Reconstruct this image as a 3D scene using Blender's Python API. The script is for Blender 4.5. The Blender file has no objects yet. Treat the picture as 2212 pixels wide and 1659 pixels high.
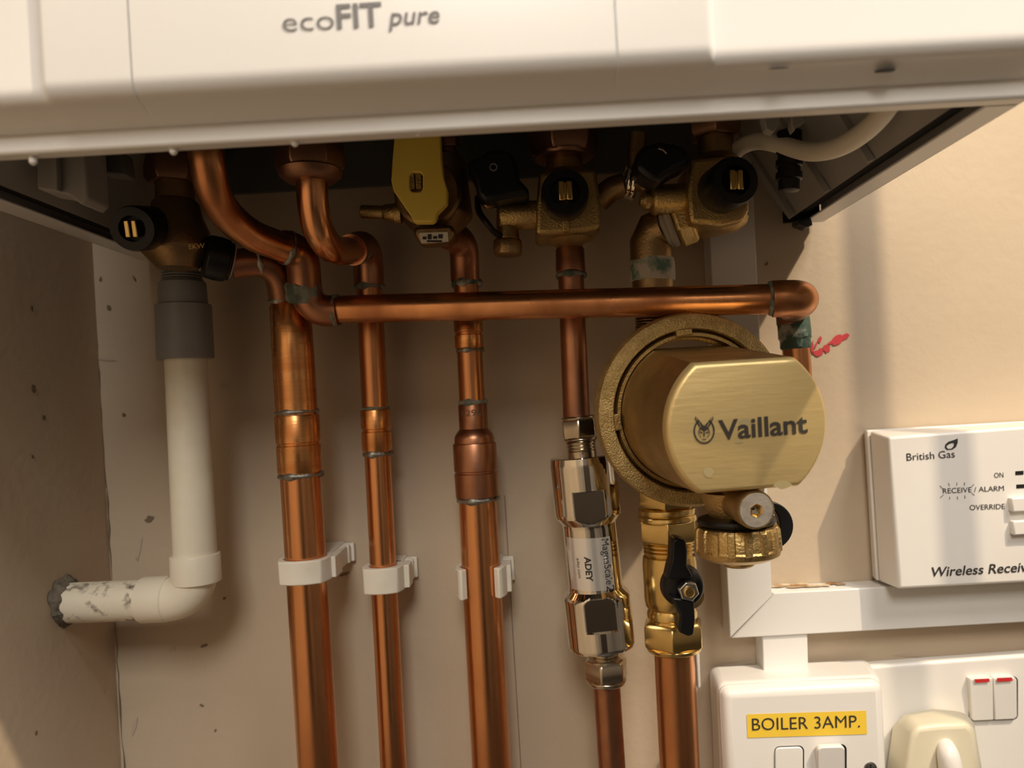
import bpy, math, random
from mathutils import Vector, Matrix
random.seed(4)
V = Vector
# ------------------------------------------------------------------ camera
F, D, ZC = 1660.0, 0.461, 1.30          # focal length (px of 2212), camera-to-wall distance, camera height
CU, CV = 1150.0, 855.0                  # where the wall's normal meets the picture
ROLL = math.radians(3.2)
SR, CR = math.sin(ROLL), math.cos(ROLL)
scene = bpy.context.scene
cam_d = bpy.data.cameras.new('camera')
cam = bpy.data.objects.new('camera', cam_d)
scene.collection.objects.link(cam)
cam.location = (0, -D, ZC)
cam.matrix_world = Matrix.Translation((0, -D, ZC)) @ Matrix.Rotation(math.pi/2, 4, 'X') @ Matrix.Rotation(-ROLL, 4, 'Z')
cam_d.sensor_width = 36
cam_d.lens = F/2212*36
cam_d.shift_x = -(CU-1106)/2212
cam_d.shift_y = (CV-829.5)/2212
cam_d.clip_start = 0.01
cam_d.dof.use_dof = True
cam_d.dof.focus_distance = 0.37
cam_d.dof.aperture_fstop = 8.0
scene.camera = cam
# ------------------------------------------------------------------ world, lamps, exposure
w = bpy.data.worlds.new('world'); scene.world = w
w.use_nodes = True
w.node_tree.nodes['Background'].inputs[0].default_value = (0.9, 0.93, 1.0, 1)
w.node_tree.nodes['Background'].inputs[1].default_value = 0.0

def lamp(name, kind, loc, power, col, size=0.1, rot=None, size_y=None):
    l = bpy.data.lights.new(name, kind); l.energy = power; l.color = col
    if kind == 'AREA':
        l.size = size
        if size_y: l.shape = 'RECTANGLE'; l.size_y = size_y
    else: l.shadow_soft_size = size
    if kind == 'SPOT': l.spot_size = math.radians(64); l.spot_blend = .5
    o = bpy.data.objects.new(name, l); scene.collection.objects.link(o)
    o.location = loc
    if rot: o.rotation_euler = rot
    return o
lamp('ceiling_spot', 'SPOT', (0.72, -0.60, 2.25), 56, (1.0, 0.80, 0.55), 0.010, (V((0.72, -0.60, 2.25))-V((0.12, -0.12, 1.25))).to_track_quat('Z', 'Y').to_euler())
lamp('ceiling_panel', 'AREA', (0.68, -0.80, 2.37), 13, (1.0, 0.95, 0.90), 0.4, (0, 0, 0))
lamp('room_lamp', 'AREA', (-0.22, -1.75, 2.37), 48, (1.0, 0.95, 0.87), 0.9, (0, 0, 0))
scene.view_settings.view_transform = 'Standard'
scene.view_settings.look = 'None'
scene.view_settings.exposure = 0.0
scene.view_settings.gamma = 1.0
try: scene.cycles.use_denoising = True
except Exception: pass

# ------------------------------------------------------------------ helpers
def P(u, v, Y):
    """the point Y metres out from the wall that the photograph shows at (u, v)"""
    du, dv = u-CU, v-CV
    s = (D-Y)/F
    return V(((du*CR-dv*SR)*s, -Y, ZC-(du*SR+dv*CR)*s))
def S(Y): return (D-Y)/F
UP, RT, OUT = V((0, 0, 1)), V((1, 0, 0)), V((0, -1, 0))

def frame(ax, hint=None):
    ax = ax.normalized()
    h = hint or (V((0, 0, 1)) if abs(ax.z) < 0.9 else V((0, -1, 0)))
    x = h-ax*h.dot(ax)
    x.normalize()
    return x, ax.cross(x), ax

class MB:
    def __init__(s): s.v, s.f = [], []
    def add(s, vs, fs):
        b = len(s.v); s.v += [V(p) for p in vs]; s.f += [[b+i for i in f] for f in fs]; return s
    def lathe(s, o, ax, prof, seg=40, cap=True, hint=None, mod=None):
        x, y, z = frame(ax, hint); vs = []; fs = []; n = len(prof)
        for h, r in prof:
            for k in range(seg):
                a = 2*math.pi*k/seg
                rr = r*(mod(a, h) if mod else 1)
                vs.append(o+z*h+x*(rr*math.cos(a))+y*(rr*math.sin(a)))
        for i in range(n-1):
            for k in range(seg):
                k2 = (k+1) % seg
                fs.append([i*seg+k, i*seg+k2, (i+1)*seg+k2, (i+1)*seg+k])
        if cap:
            fs.append(list(range(seg))[::-1]); fs.append([(n-1)*seg+k for k in range(seg)])
        return s.add(vs, fs)
    def tube(s, pts, rad, seg=28, cap=True):
        n = len(pts)
        if not hasattr(rad, '__len__'): rad = [rad]*n
        T = [(pts[min(i+1, n-1)]-pts[max(i-1, 0)]).normalized() for i in range(n)]
        x = frame(T[0])[0]; vs = []; fs = []
        for i in range(n):
            x = (x-T[i]*x.dot(T[i])).normalized(); y = T[i].cross(x)
            for k in range(seg):
                a = 2*math.pi*k/seg
                vs.append(pts[i]+x*(rad[i]*math.cos(a))+y*(rad[i]*math.sin(a)))
        for i in range(n-1):
            for k in range(seg):
                k2 = (k+1) % seg
                fs.append([i*seg+k, i*seg+k2, (i+1)*seg+k2, (i+1)*seg+k])
        if cap:
            fs.append(list(range(seg))[::-1]); fs.append([(n-1)*seg+k for k in range(seg)])
        return s.add(vs, fs)
    def hull8(s, a):      # eight corners: back ring 4, front ring 4
        return s.add(a, [[0, 1, 2, 3], [7, 6, 5, 4], [0, 4, 5, 1], [1, 5, 6, 2], [2, 6, 7, 3], [3, 7, 4, 0]])
    def box(s, x0, x1, Y0, Y1, z0, z1):
        return s.hull8([(x0, -Y0, z0), (x1, -Y0, z0), (x1, -Y0, z1), (x0, -Y0, z1),
                        (x0, -Y1, z0), (x1, -Y1, z0), (x1, -Y1, z1), (x0, -Y1, z1)])
    def obox(s, c, ex, ey, ez):
        return s.hull8([c-ex-ey-ez, c+ex-ey-ez, c+ex+ey-ez, c-ex+ey-ez, c-ex-ey+ez, c+ex-ey+ez, c+ex+ey+ez, c-ex+ey+ez])
    def prism(s, poly, n):   # polygon of world points pushed along n
        k = len(poly); vs = list(poly)+[p+n for p in poly]
        fs = [list(range(k))[::-1], [k+i for i in range(k)]]+[[i, (i+1) % k, k+(i+1) % k, k+i] for i in range(k)]
        return s.add(vs, fs)
    def ribbon_ring(s, outer, inner, n, closed=True):   # outer / inner loops joined and pushed along n
        k = len(outer); vs = list(outer)+list(inner)+[p+n for p in outer]+[p+n for p in inner]
        fs = []
        for i in range(k if closed else k-1):
            j = (i+1) % k
            fs += [[i, k+i, k+j, j], [2*k+i, 2*k+j, 3*k+j, 3*k+i], [i, j, 2*k+j, 2*k+i], [k+i, 3*k+i, 3*k+j, k+j]]
        if not closed:
            fs += [[0, 2*k, 3*k, k], [k-1, 2*k-1, 4*k-1, 3*k-1]]
        return s.add(vs, fs)
    def torus(s, o, ax, R, r, seg=40, m=10, jit=0.0):
        x, y, z = frame(ax); vs = []; fs = []
        for k in range(seg):
            a = 2*math.pi*k/seg; d = x*math.cos(a)+y*math.sin(a)
            q = 1+jit*math.sin(3*a+1)+jit*0.7*math.sin(7*a)
            for i in range(m):
                b = 2*math.pi*i/m
                vs.append(o+d*(R+r*q*math.cos(b))+z*(r*q*1.3*math.sin(b)))
        for k in range(seg):
            for i in range(m):
                fs.append([k*m+i, ((k+1) % seg)*m+i, ((k+1) % seg)*m+(i+1) % m, k*m+(i+1) % m])
        return s.add(vs, fs)
    def hexn(s, o, ax, r, h, hint=None, rot=0, n=6):     # a chamfered nut
        pr = [(0, .88), (h*.16, 1), (h*.84, 1), (h, .88)]
        x, y, z = frame(ax, hint); vs = []; fs = []
        for hh, q in pr:
            for k in range(n):
                a = 2*math.pi*k/n+rot
                vs.append(o+z*hh+(x*math.cos(a)+y*math.sin(a))*(r*q))
        for i in range(3):
            for k in range(n):
                fs.append([i*n+k, i*n+(k+1) % n, (i+1)*n+(k+1) % n, (i+1)*n+k])
        fs += [list(range(n))[::-1], [3*n+k for k in range(n)]]
        return s.add(vs, fs)
    def ball(s, c, r, seg=16):
        pr = [(-r*math.cos(math.pi*i/10), max(1e-5, r*math.sin(math.pi*i/10))) for i in range(11)]
        return s.lathe(c, UP, pr, seg)
    def build(s, name, m, parent=None, bevel=0, angle=38, seg=2, label=None):
        o0 = ORG.get(parent, V((0, 0, 0))) if parent else V((0, 0, 0))
        if not parent:
            xs = [p.x for p in s.v]; ys = [p.y for p in s.v]; zs = [p.z for p in s.v]
            o0 = V(((min(xs)+max(xs))/2, (min(ys)+max(ys))/2, min(zs)))
        me = bpy.data.meshes.new(name)
        me.from_pydata([p-o0 for p in s.v], [], s.f)
        me.validate(); me.update()
        import bmesh
        bm = bmesh.new(); bm.from_mesh(me)
        bmesh.ops.recalc_face_normals(bm, faces=bm.faces); bm.to_mesh(me); bm.free()
        for p in me.polygons: p.use_smooth = True
        me.set_sharp_from_angle(angle=math.radians(angle))
        me.materials.append(m)
        o = bpy.data.objects.new(name, me); scene.collection.objects.link(o)
        if parent: o.parent = parent
        else: o.location = o0
        ORG[o] = o0
        if bevel:
            b = o.modifiers.new('bevel', 'BEVEL'); b.width = bevel; b.segments = seg
            b.limit_method = 'ANGLE'; b.angle_limit = math.radians(40); b.harden_normals = False
        if label: o['label'] = label
        return o
ORG = {}
def tag(o, label, cat, group=None):
    o['label'] = label; o['category'] = cat
    if group: o['group'] = group
    return o
def thing(name, label, cat, loc, group=None):
    o = bpy.data.objects.new(name, None); scene.collection.objects.link(o)
    o.location = loc; o.empty_display_size = 0.02; ORG[o] = V(loc)
    return tag(o, label, cat, group)
def struct(o): o['kind'] = 'structure'; return o

def crom(pts, n=8, rad=None):      # smooth curve through points (and radii)
    out, ro = [], []
    k = len(pts)
    for i in range(k-1):
        p0, p1, p2, p3 = pts[max(i-1, 0)], pts[i], pts[i+1], pts[min(i+2, k-1)]
        for j in range(n):
            t = j/n
            out.append(0.5*((2*p1)+(p2-p0)*t+(2*p0-5*p1+4*p2-p3)*t*t+(3*p1-p0-3*p2+p3)*t**3))
            if rad: ro.append(rad[i]*(1-t)+rad[i+1]*t)
    out.append(pts[-1])
    if rad: ro.append(rad[-1]); return out, ro
    return out
def fillet(a, b, c, R, n=10):      # a-b-c with a round corner at b
    d1, d2 = (a-b).normalized(), (c-b).normalized()
    th = math.acos(max(-1, min(1, d1.dot(d2))))
    t = min(R/math.tan(th/2), (a-b).length*.98, (c-b).length*.98)
    p, q = b+d1*t, b+d2*t
    out = [a]
    for i in range(n+1):
        s = i/n
        out.append(p*(1-s)**2+b*2*s*(1-s)+q*s*s)
    return out+[c]
class Line:                         # an upright axis through two picture points at one depth
    def __init__(s, ua, va, ub, vb, Y):
        s.a, s.b, s.Y = (ua, va), (ub, vb), Y
        s.ax = (P(ub, vb, Y)-P(ua, va, Y)).normalized()     # runs down the picture
        s.o = P(ua, va, Y)
    def u(s, v): return s.a[0]+(s.b[0]-s.a[0])*(v-s.a[1])/(s.b[1]-s.a[1])
    def p(s, v): return P(s.u(v), v, s.Y)
    def h(s, v): return (s.p(v)-s.o).dot(s.ax)
    def col(s, mb, prof, seg=40, mod=None, cap=True):
        return mb.lathe(s.o, s.ax, [(s.h(v), hw*S(s.Y)) for v, hw in prof], seg, hint=OUT, mod=mod, cap=cap)
    def hexn(s, mb, v0, v1, hw, rot=0, n=6):
        return mb.hexn(s.p(v0), s.ax, hw*S(s.Y), s.h(v1)-s.h(v0), hint=OUT, rot=rot, n=n)
    def ring(s, mb, v, hw, t=3, jit=.42):
        return mb.torus(s.p(v), s.ax, hw*S(s.Y), t*S(s.Y), jit=jit)

# ------------------------------------------------------------------ materials
def mat(name, c1, rough=.5, metal=0., c2=None, scale=40., mix=(.4, .7), bump=0., bscale=300., rough2=None, coat=0., detail=4., stretch=None, spec=None):
    m = bpy.data.materials.new(name); m.use_nodes = True
    nt = m.node_tree; b = nt.nodes['Principled BSDF']; N = nt.nodes.new; L = nt.links.new
    b.inputs['Metallic'].default_value = metal; b.inputs['Roughness'].default_value = rough
    b.inputs['Base Color'].default_value = (*c1, 1)
    if spec is not None: b.inputs['Specular IOR Level'].default_value = spec
    if coat: b.inputs['Coat Weight'].default_value = coat
    tc = N('ShaderNodeTexCoord'); src = tc.outputs['Object']
    if stretch:
        mp = N('ShaderNodeMapping'); mp.inputs['Scale'].default_value = stretch; L(src, mp.inputs[0]); src = mp.outputs[0]
    if c2:
        n = N('ShaderNodeTexNoise'); n.inputs['Scale'].default_value = scale; n.inputs['Detail'].default_value = detail
        L(src, n.inputs['Vector'])
        r = N('ShaderNodeValToRGB'); r.color_ramp.elements[0].position = mix[0]; r.color_ramp.elements[1].position = mix[1]
        r.color_ramp.elements[0].color = (*c1, 1); r.color_ramp.elements[1].color = (*c2, 1)
        L(n.outputs['Fac'], r.inputs[0]); L(r.outputs[0], b.inputs['Base Color'])
        if rough2 is not None:
            q = N('ShaderNodeMapRange'); q.inputs[1].default_value = mix[0]; q.inputs[2].default_value = mix[1]
            q.inputs[3].default_value = rough; q.inputs[4].default_value = rough2
            L(n.outputs['Fac'], q.inputs[0]); L(q.outputs[0], b.inputs['Roughness'])
    if bump:
        n2 = N('ShaderNodeTexNoise'); n2.inputs['Scale'].default_value = bscale; n2.inputs['Detail'].default_value = 3
        L(src, n2.inputs['Vector'])
        bp = N('ShaderNodeBump'); bp.inputs['Strength'].default_value = bump; bp.inputs['Distance'].default_value = .001
        L(n2.outputs['Fac'], bp.inputs['Height']); L(bp.outputs[0], b.inputs['Normal'])
    return m
M = {}
M['wall'] = mat('magnolia_paint', (.56, .455, .335), .62, c2=(.50, .40, .29), scale=9, mix=(.35, .75), bump=.25, bscale=160)
M['far'] = mat('taupe_paint', (.22, .19, .16), .7)
M['far_light'] = mat('cream_paint', (.34, .30, .25), .7)
M['ceil'] = mat('ceiling_paint', (.36, .33, .29), .8)
M['floor'] = mat('floor_boards', (.05, .04, .03), .5, c2=(.035, .027, .02), scale=6)
M['added_dark_panel'] = mat('added_panel_brown', (.05, .035, .025), .5)
M['case'] = mat('white_enamel', (.75, .745, .735), .28, spec=.4)
M['case_in'] = mat('grey_plastic', (.30, .29, .27), .45)
M['base'] = mat('base_plate_steel', (.12, .12, .105), .55, c2=(.085, .085, .075), scale=12)
M['void'] = mat('black_rubber_and_shade', (.012, .012, .012), .4)  # black rubber, also the shade painted into holes and switch gaps
M['gap_shade'] = mat('gap_shade_black', (.012, .011, .010), .9, spec=.15)  # flat black for the shade in the gaps beside the liners
M['black'] = mat('black_plastic', (.007, .007, .008), .35, spec=.35)
M['copper'] = mat('copper', (.80, .38, .17), .22, 1., c2=(.42, .17, .075), scale=26, mix=(.42, .72), rough2=.42, bump=.06, bscale=240, stretch=(1, 1, .35))
M['copper_new'] = mat('bright_copper', (.86, .43, .17), .25, 1., c2=(.70, .30, .11), scale=60, mix=(.4, .7), rough2=.33, stretch=(.3, .3, 2.4), bump=.05, bscale=300)
M['copper_old'] = mat('tarnished_copper', (.52, .25, .14), .33, 1., c2=(.30, .135, .08), scale=40, mix=(.35, .7), rough2=.45, bump=.06, bscale=200)
M['solder'] = mat('solder', (.46, .45, .41), .5, 1., c2=(.25, .24, .20), scale=120, mix=(.4, .65), bump=.6, bscale=350)
M['flux'] = mat('verdigris_flux', (.30, .31, .26), .75, .2, c2=(.10, .13, .10), scale=140, mix=(.38, .62), bump=.8, bscale=300)
M['verdi'] = mat('verdigris', (.07, .12, .095), .7, .15, c2=(.55, .53, .46), scale=90, mix=(.52, .66), bump=.7, bscale=260)
M['lime'] = mat('limescale', (.60, .55, .46), .8, 0, c2=(.12, .22, .17), scale=110, mix=(.48, .62), bump=.6, bscale=260)
M['brass'] = mat('cast_brass', (.58, .41, .17), .38, 1., c2=(.36, .25, .11), scale=45, mix=(.38, .75), rough2=.5, bump=.35, bscale=900)
M['brass_dark'] = mat('dull_brass', (.40, .27, .13), .42, 1., c2=(.22, .135, .07), scale=35, mix=(.4, .75), bump=.2, bscale=700)
M['bronze'] = mat('brown_brass_nut', (.36, .20, .12), .42, 1., c2=(.25, .13, .08), scale=40, bump=.1, bscale=400)
M['brass_new'] = mat('machined_brass', (.80, .58, .23), .24, 1., c2=(.62, .43, .16), scale=60, mix=(.4, .75))
M['brass_face'] = mat('brushed_brass', (.78, .59, .27), .42, .6, c2=(.66, .49, .21), scale=30, mix=(.4, .8), rough2=.5, bump=.12, bscale=500, stretch=(.12, 1, 1))
M['brass_rim'] = mat('sand_cast_brass', (.58, .42, .18), .45, .75, c2=(.42, .29, .11), scale=200, mix=(.35, .7), bump=.9, bscale=1300)
M['chrome'] = mat('chrome', (.86, .82, .74), .07, 1., c2=(.78, .72, .62), scale=20)
M['chrome_dull'] = mat('nickel_nut', (.66, .59, .47), .2, 1., c2=(.5, .43, .33), scale=60)
M['film'] = mat('label_film', (.86, .83, .78), .16, .6, spec=.6)
M['steel'] = mat('zinc_steel', (.6, .6, .6), .25, 1.)
M['pvc'] = mat('aged_white_pvc', (.86, .80, .66), .42, c2=(.74, .65, .47), scale=30, mix=(.5, .85), bump=.08, bscale=200)
M['dirt_pvc'] = mat('grimy_pvc', (.84, .77, .63), .5, c2=(.20, .165, .12), scale=150, mix=(.56, .70), bump=.3, bscale=200, detail=6)
M['grime'] = mat('black_grime', (.20, .17, .13), .9, c2=(.06, .05, .04), scale=200, bump=.8, bscale=400)
M['grey'] = mat('grey_pvc', (.25, .25, .25), .42)
M['clip'] = mat('white_clip_plastic', (.88, .84, .74), .42, c2=(.80, .74, .62), scale=60, mix=(.5, .8))
M['yellow'] = mat('yellow_plastic', (.80, .60, .10), .5, c2=(.74, .54, .07), scale=30)
M['plastic'] = mat('white_plastic', (.78, .755, .72), .33, c2=(.74, .71, .66), scale=15, mix=(.45, .8))
M['trunk'] = mat('white_trunking', (.77, .755, .73), .4, c2=(.71, .675, .61), scale=18, mix=(.5, .85))
M['cream'] = mat('cream_plastic', (.72, .66, .50), .4, c2=(.64, .57, .41), scale=25, mix=(.5, .85))
M['cable'] = mat('white_cable_sheath', (.74, .69, .58), .5)
M['ink'] = mat('black_ink', (.03, .028, .027), .6)
M['greyink'] = mat('grey_ink', (.17, .165, .17), .6)
M['engrave'] = mat('black_engraving', (.035, .028, .02), .7)
M['label'] = mat('yellow_label', (.88, .60, .06), .4)
M['paper'] = mat('white_sticker', (.72, .68, .58), .5)
M['fibre'] = mat('grey_fibre', (.34, .30, .24), .6)
M['red'] = mat('red_plastic', (.55, .03, .03), .4)
M['crayon'] = mat('red_crayon', (.55, .05, .06), .8)
M['stain'] = mat('brown_stain', (.20, .145, .095), .9)
M['faint'] = mat('faint_smear', (.50, .42, .33), .8)
M['crack'] = mat('crack_dirt', (.17, .125, .085), .95)
M['rust'] = mat('rust_dust', (.62, .52, .36), .8, c2=(.30, .15, .05), scale=110, mix=(.45, .62))
M['plug_glint'] = mat('grey_plug_and_glint', (.42, .38, .33), .45, .5, c2=(.33, .29, .24), scale=200, bump=.2, bscale=500)
M['patina'] = mat('grey_patina', (.50, .41, .22), .6, .6)

# ------------------------------------------------------------------ lettering
def text_raw(s, bold=0.0):
    cu = bpy.data.curves.new('t', 'FONT'); cu.body = s; cu.size = 1; cu.offset = bold; cu.resolution_u = 4
    o = bpy.data.objects.new('t', cu); scene.collection.objects.link(o)
    dg = bpy.context.evaluated_depsgraph_get(); dg.update()
    me = bpy.data.meshes.new_from_object(o.evaluated_get(dg))
    vs = [v.co.copy() for v in me.vertices]; fs = [list(p.vertices) for p in me.polygons]
    bpy.data.objects.remove(o); bpy.data.curves.remove(cu); bpy.data.meshes.remove(me)
    return vs, fs
CAP = None
def text_fit(s, bold=0., shear=0., width=None, cap=1.0):   # x from 0..width, capital height = cap
    global CAP
    if CAP is None: CAP = max(v.y for v in text_raw('H')[0])
    vs, fs = text_raw(s, bold)
    x0, x1 = min(v.x for v in vs), max(v.x for v in vs)
    ky = cap/CAP; kx = (width/(x1-x0)) if width else ky
    return [((v.x-x0)*kx+shear*v.y*ky, v.y*ky) for v in vs], fs
def put_text(mb, s, L, R, Y, cap, bold=0., shear=0.):
    a, b = P(*L, Y), P(*R, Y); d = b-a; wd = d.length; d.normalize(); up = OUT.cross(d)*-1
    if up.z < 0: up = -up
    vs, fs = text_fit(s, bold, shear, wd, cap*S(Y))
    return mb.add([a+d*x+up*y for x, y in vs], fs)
def flatpoly(mb, uv, Y):
    return mb.add([P(u, v, Y) for u, v in uv], [list(range(len(uv)))])
def stroke(mb, u0, v0, u1, v1, t, Y):
    du, dv = u1-u0, v1-v0; l = math.hypot(du, dv) or 1; nx, ny = -dv/l*t/2, du/l*t/2
    return flatpoly(mb, [(u0+nx, v0+ny), (u1+nx, v1+ny), (u1-nx, v1-ny), (u0-nx, v0-ny)], Y)
def blob(mb, u, v, a, b, Y=.0005, rot=0., n=14, rough=.3):
    pts = []
    for k in range(n):
        t = 2*math.pi*k/n; q = 1+random.uniform(-rough, rough)
        x, y = a*q*math.cos(t), b*q*math.sin(t)
        pts.append((u+x*math.cos(rot)-y*math.sin(rot), v+x*math.sin(rot)+y*math.cos(rot)))
    return flatpoly(mb, pts, Y)

# ------------------------------------------------------------------ the room
XL, XR, YF, ZT = -.2585, 1.9, 2.4, 2.4
wall_back = struct(MB().box(XL-.1, XR+.1, -.1, 0, 0, ZT).build('wall_back', M['wall']))
wall_left = struct(MB().box(XL-.1, XL, 0, YF, 0, ZT).build('wall_left', M['wall']))
struct(MB().box(XR, XR+.1, 0, YF, 0, ZT).build('wall_right', M['far']))
struct(MB().box(XL-.1, XR+.1, YF, YF+.1, 0, ZT).build('wall_front', M['far_light']))
struct(MB().box(XL-.1, XR+.1, -.1, YF+.1, -.1, 0).build('floor', M['floor']))
struct(MB().box(XL-.1, XR+.1, -.1, YF+.1, ZT, ZT+.1).build('ceiling', M['ceil']))
dr = MB().box(-.12, .68, YF-.04, YF-.001, 0.001, 2.0); struct(dr.build('added_dark_panel_1', M['added_dark_panel'], bevel=.004))  # unseen dark panel, added for a dark stripe in the metal reflections
struct(MB().box(.352, .364, .177, .183, 0, ZT).build('shadow_bar_1', M['ceil'], bevel=.001))  # unseen upright bar, added to cast the shadow stripe on the wall
mb = MB()
uv = []
for i in range(41):                                     # the crack down the corner
    v = 545+i*28.5; u = 194+(v-560)*.0648+random.uniform(-2.2, 2.2)
    uv.append((u, v, random.choice([.3, .5, .8, 1.0, 1.9])))
for a, b in zip(uv, uv[1:]):
    flatpoly(mb, [(a[0]+3-a[2], a[1]), (a[0]+3+a[2], a[1]), (b[0]+3+b[2], b[1]), (b[0]+3-b[2], b[1])], .0006)
for a, b in zip(range(1070, 1660, 30), range(1100, 1690, 30)):
    ua, ub = 1090+(a-1070)*.06, 1090+(b-1070)*.06
    flatpoly(mb, [(ua-.8, a), (ua+.8, a), (ub+.8, b), (ub-.8, b)], .0006)
mb.build('crack', M['crack'], wall_back)
mb = MB()
for u, v, a, b in [(323, 1121, 10, 6), (217, 603, 3, 6), (290, 602, 2, 8), (235, 665, 5, 6), (268, 896, 4, 4), (440, 1395, 7, 3), (484, 1293, 3, 3),
                   (745, 1240, 11, 3), (1656, 570, 3, 5), (465, 1578, 2, 4), (436, 1524, 5, 3), (150, 920, 3, 4)]:
    blob(mb, u, v, a, b, rot=random.uniform(-.6, .6))
mb.build('stain', M['stain'], wall_back)
mb = MB()
for u, v, a, b in [(230, 776, 20, 3), (300, 1185, 5, 26), (485, 835, 9, 5), (290, 1570, 4, 18), (372, 1402, 7, 5), (1580, 1437, 48, 5), (1690, 1434, 60, 4), (1890, 1262, 30, 8), (1990, 1418, 60, 2), (140, 1200, 3, 3)]:
    blob(mb, u, v, a, b, rot=random.uniform(-.5, .5))
mb.build('smear', M['faint'], wall_back)
mb = MB()
for u, v, a, b, r in [(1811, 733, 22, 8, -.5), (1786, 753, 7, 8, 0), (1768, 762, 12, 7, -.4), (1771, 734, 4, 7, .4), (1755, 750, 3, 12, 0), (1763, 745, 2, 9, .4)]:
    blob(mb, u, v, a, b, .0006, r, 16, .3)
mb.build('crayon_scribble', M['crayon'], wall_back)
mb = MB()
for z, y, a in [(1.318, .062, .0018), (1.303, .055, .0012), (1.283, .066, .001), (1.36, .06, .0012), (1.10, .06, .0014), (1.145, .075, .001)]:
    k = 10
    mb.add([V((XL+.0005, -(y+a*random.uniform(.6, 1.1)*math.cos(6.283*i/k)), z+1.5*a*random.uniform(.6, 1.1)*math.sin(6.283*i/k))) for i in range(k)], [list(range(k))])
mb.build('stain', M['stain'], wall_left)

# ------------------------------------------------------------------ the boiler
BX0, BX1, BZ, BT = -.2255, .1765, ZC+.0925, ZC+.80
boiler = thing('boiler', 'large white wall-hung boiler with its underside open above the pipes', 'boiler', (-.025, -.1, BZ))
UZ, YR, YB = BZ+.0066, .198, .214
rad = .008
rad = .0065; UF = UZ+.0045
prof = [(YR-.002, UZ+.012, 0), (YR-.002, UZ, 0), (YR+.002, UZ-.0002, 0), (YR+.004, UZ+.0012, 0), (YB-rad-.001, UF-.0004, .2)]
for i in range(1, 9):
    a = math.pi/2*i/8
    prof.append((YB-rad+rad*math.sin(a), UF+rad-rad*math.cos(a), .2+.8*i/8))
prof += [(YB, UZ+.05, 1), (YB, BT, 1)]
xs = []
def offs(x):
    o = -.0024
    for x0, x1 in [(-.1532, .0655)]:
        if x0+.002 <= x <= x1-.002: o = 0
        elif x0 < x < x0+.002: o = -.0024*(1-(x-x0)/.002)
        elif x1-.002 < x < x1: o = -.0024*(1-(x1-x)/.002)
    for g in (-.1229, .0334):
        if abs(x-g) < .0004: o -= .0012
    return o
cols = sorted([BX0, BX0+.004, BX1-.004, BX1, -.19, -.14, -.09, -.05, 0, .02, .05, .08, .12]+[-.1532+q for q in (-.0001, 0, .001, .002, .003)]+[.0655-q for q in (-.0001, 0, .001, .002, .003)]
              +[g+q for g in (-.1229, .0334) for q in (-.0006, -.00041, -.0003, 0, .0003, .00041, .0006)])
vs, fs = [], []
n = len(prof)
for x in cols:
    for (y, z, k) in prof: vs.append((x, -(y+offs(x)*k), z))
for i in range(len(cols)-1):
    for j in range(n-1): fs.append([i*n+j, (i+1)*n+j, (i+1)*n+j+1, i*n+j+1])
MB().add(vs, fs).build('front_cover', M['case'], boiler, angle=60)
mb = MB().box(BX0, BX1, YR-.007, YR, BZ, UZ+.004)
mb.build('bottom_rim', M['case'], boiler, bevel=.0012)
for sx, X in ((1, BX1), (-1, BX0)):
    mb = MB()
    a, b = sorted((X, X-sx*.0012)); mb.box(a, b, .009, YB-.004, BZ, BT)
    a, b = sorted((X, X-sx*.0118)); mb.box(a, b, .009, YR-.007, BZ, BZ+.0012)
    mb.build('side_panel', M['case'], boiler, bevel=.0005)
    a, b = sorted((X-sx*.0122, X-sx*.0200)); mb = MB().box(a, b, .006, YR-.008, BZ+.004, BZ+.014)
    mb.build('gap_shade_strip', M['gap_shade'], boiler)  # black strip standing in for the shade between flange and liner
    a, b = sorted((X-sx*.0014, X-sx*.022)); MB().box(a, b, .004, .0085, BZ+.0015, BZ+.02).build('rear_shade_strip', M['gap_shade'], boiler)  # added black strip that keeps the rear gap dark
MB().box(BX0+.002, BX1-.002, .002, YB-.004, BT-.002, BT).build('top_panel', M['case'], boiler)
MB().box(BX0+.004, BX1-.004, .001, .004, ZC+.130, BT-.003).build('back_plate', M['base'], boiler)
MB().box(BX0+.004, BX1-.004, .004, YR-.008, ZC+.160, ZC+.163).build('base_plate', M['base'], boiler, bevel=.0008)
for i, (u, v) in enumerate([(72, 353), (375, 331), (637, 313), (905, 292), (1167, 271), (1437, 251), (1732, 229), (2082, 206)]):
    c = P(u, v-2, .1945); MB().lathe(c+V((0, 0, .002)), V((0, 0, -1)), [(0, .0014), (.0022, .0013), (.0029, .0006)], 12).build('lug', M['case'], boiler)
c = P(1912, 163, .2050); c.z = UZ+.0029
MB().add([c+V((.0034*math.cos(6.283*k/20), .0022*math.sin(6.283*k/20), -.0005)) for k in range(20)], [list(range(20))]).build('screw_hole_shade', M['void'], boiler)  # flat black disc painted for the shade inside a hole
c = P(1680, 122, .2085); c.z = UF-.0006
MB().add([c+V((.0035*math.cos(6.283*k/20), .0008*math.sin(6.283*k/20), 0)) for k in range(20)], [list(range(20))]).build('vent_slot', M['greyink'], boiler)
t = MB()
put_text(t, 'eco', (611, 68), (722, 62), YB+.0003, 42, -.006)
put_text(t, 'FIT', (728, 61), (826, 55), YB+.0003, 50, .022)
put_text(t, 'pure', (842, 54), (948, 49), YB+.0003, 38, .008, .18)
t.build('lettering', M['greyink'], boiler, label='grey product lettering')
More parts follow.
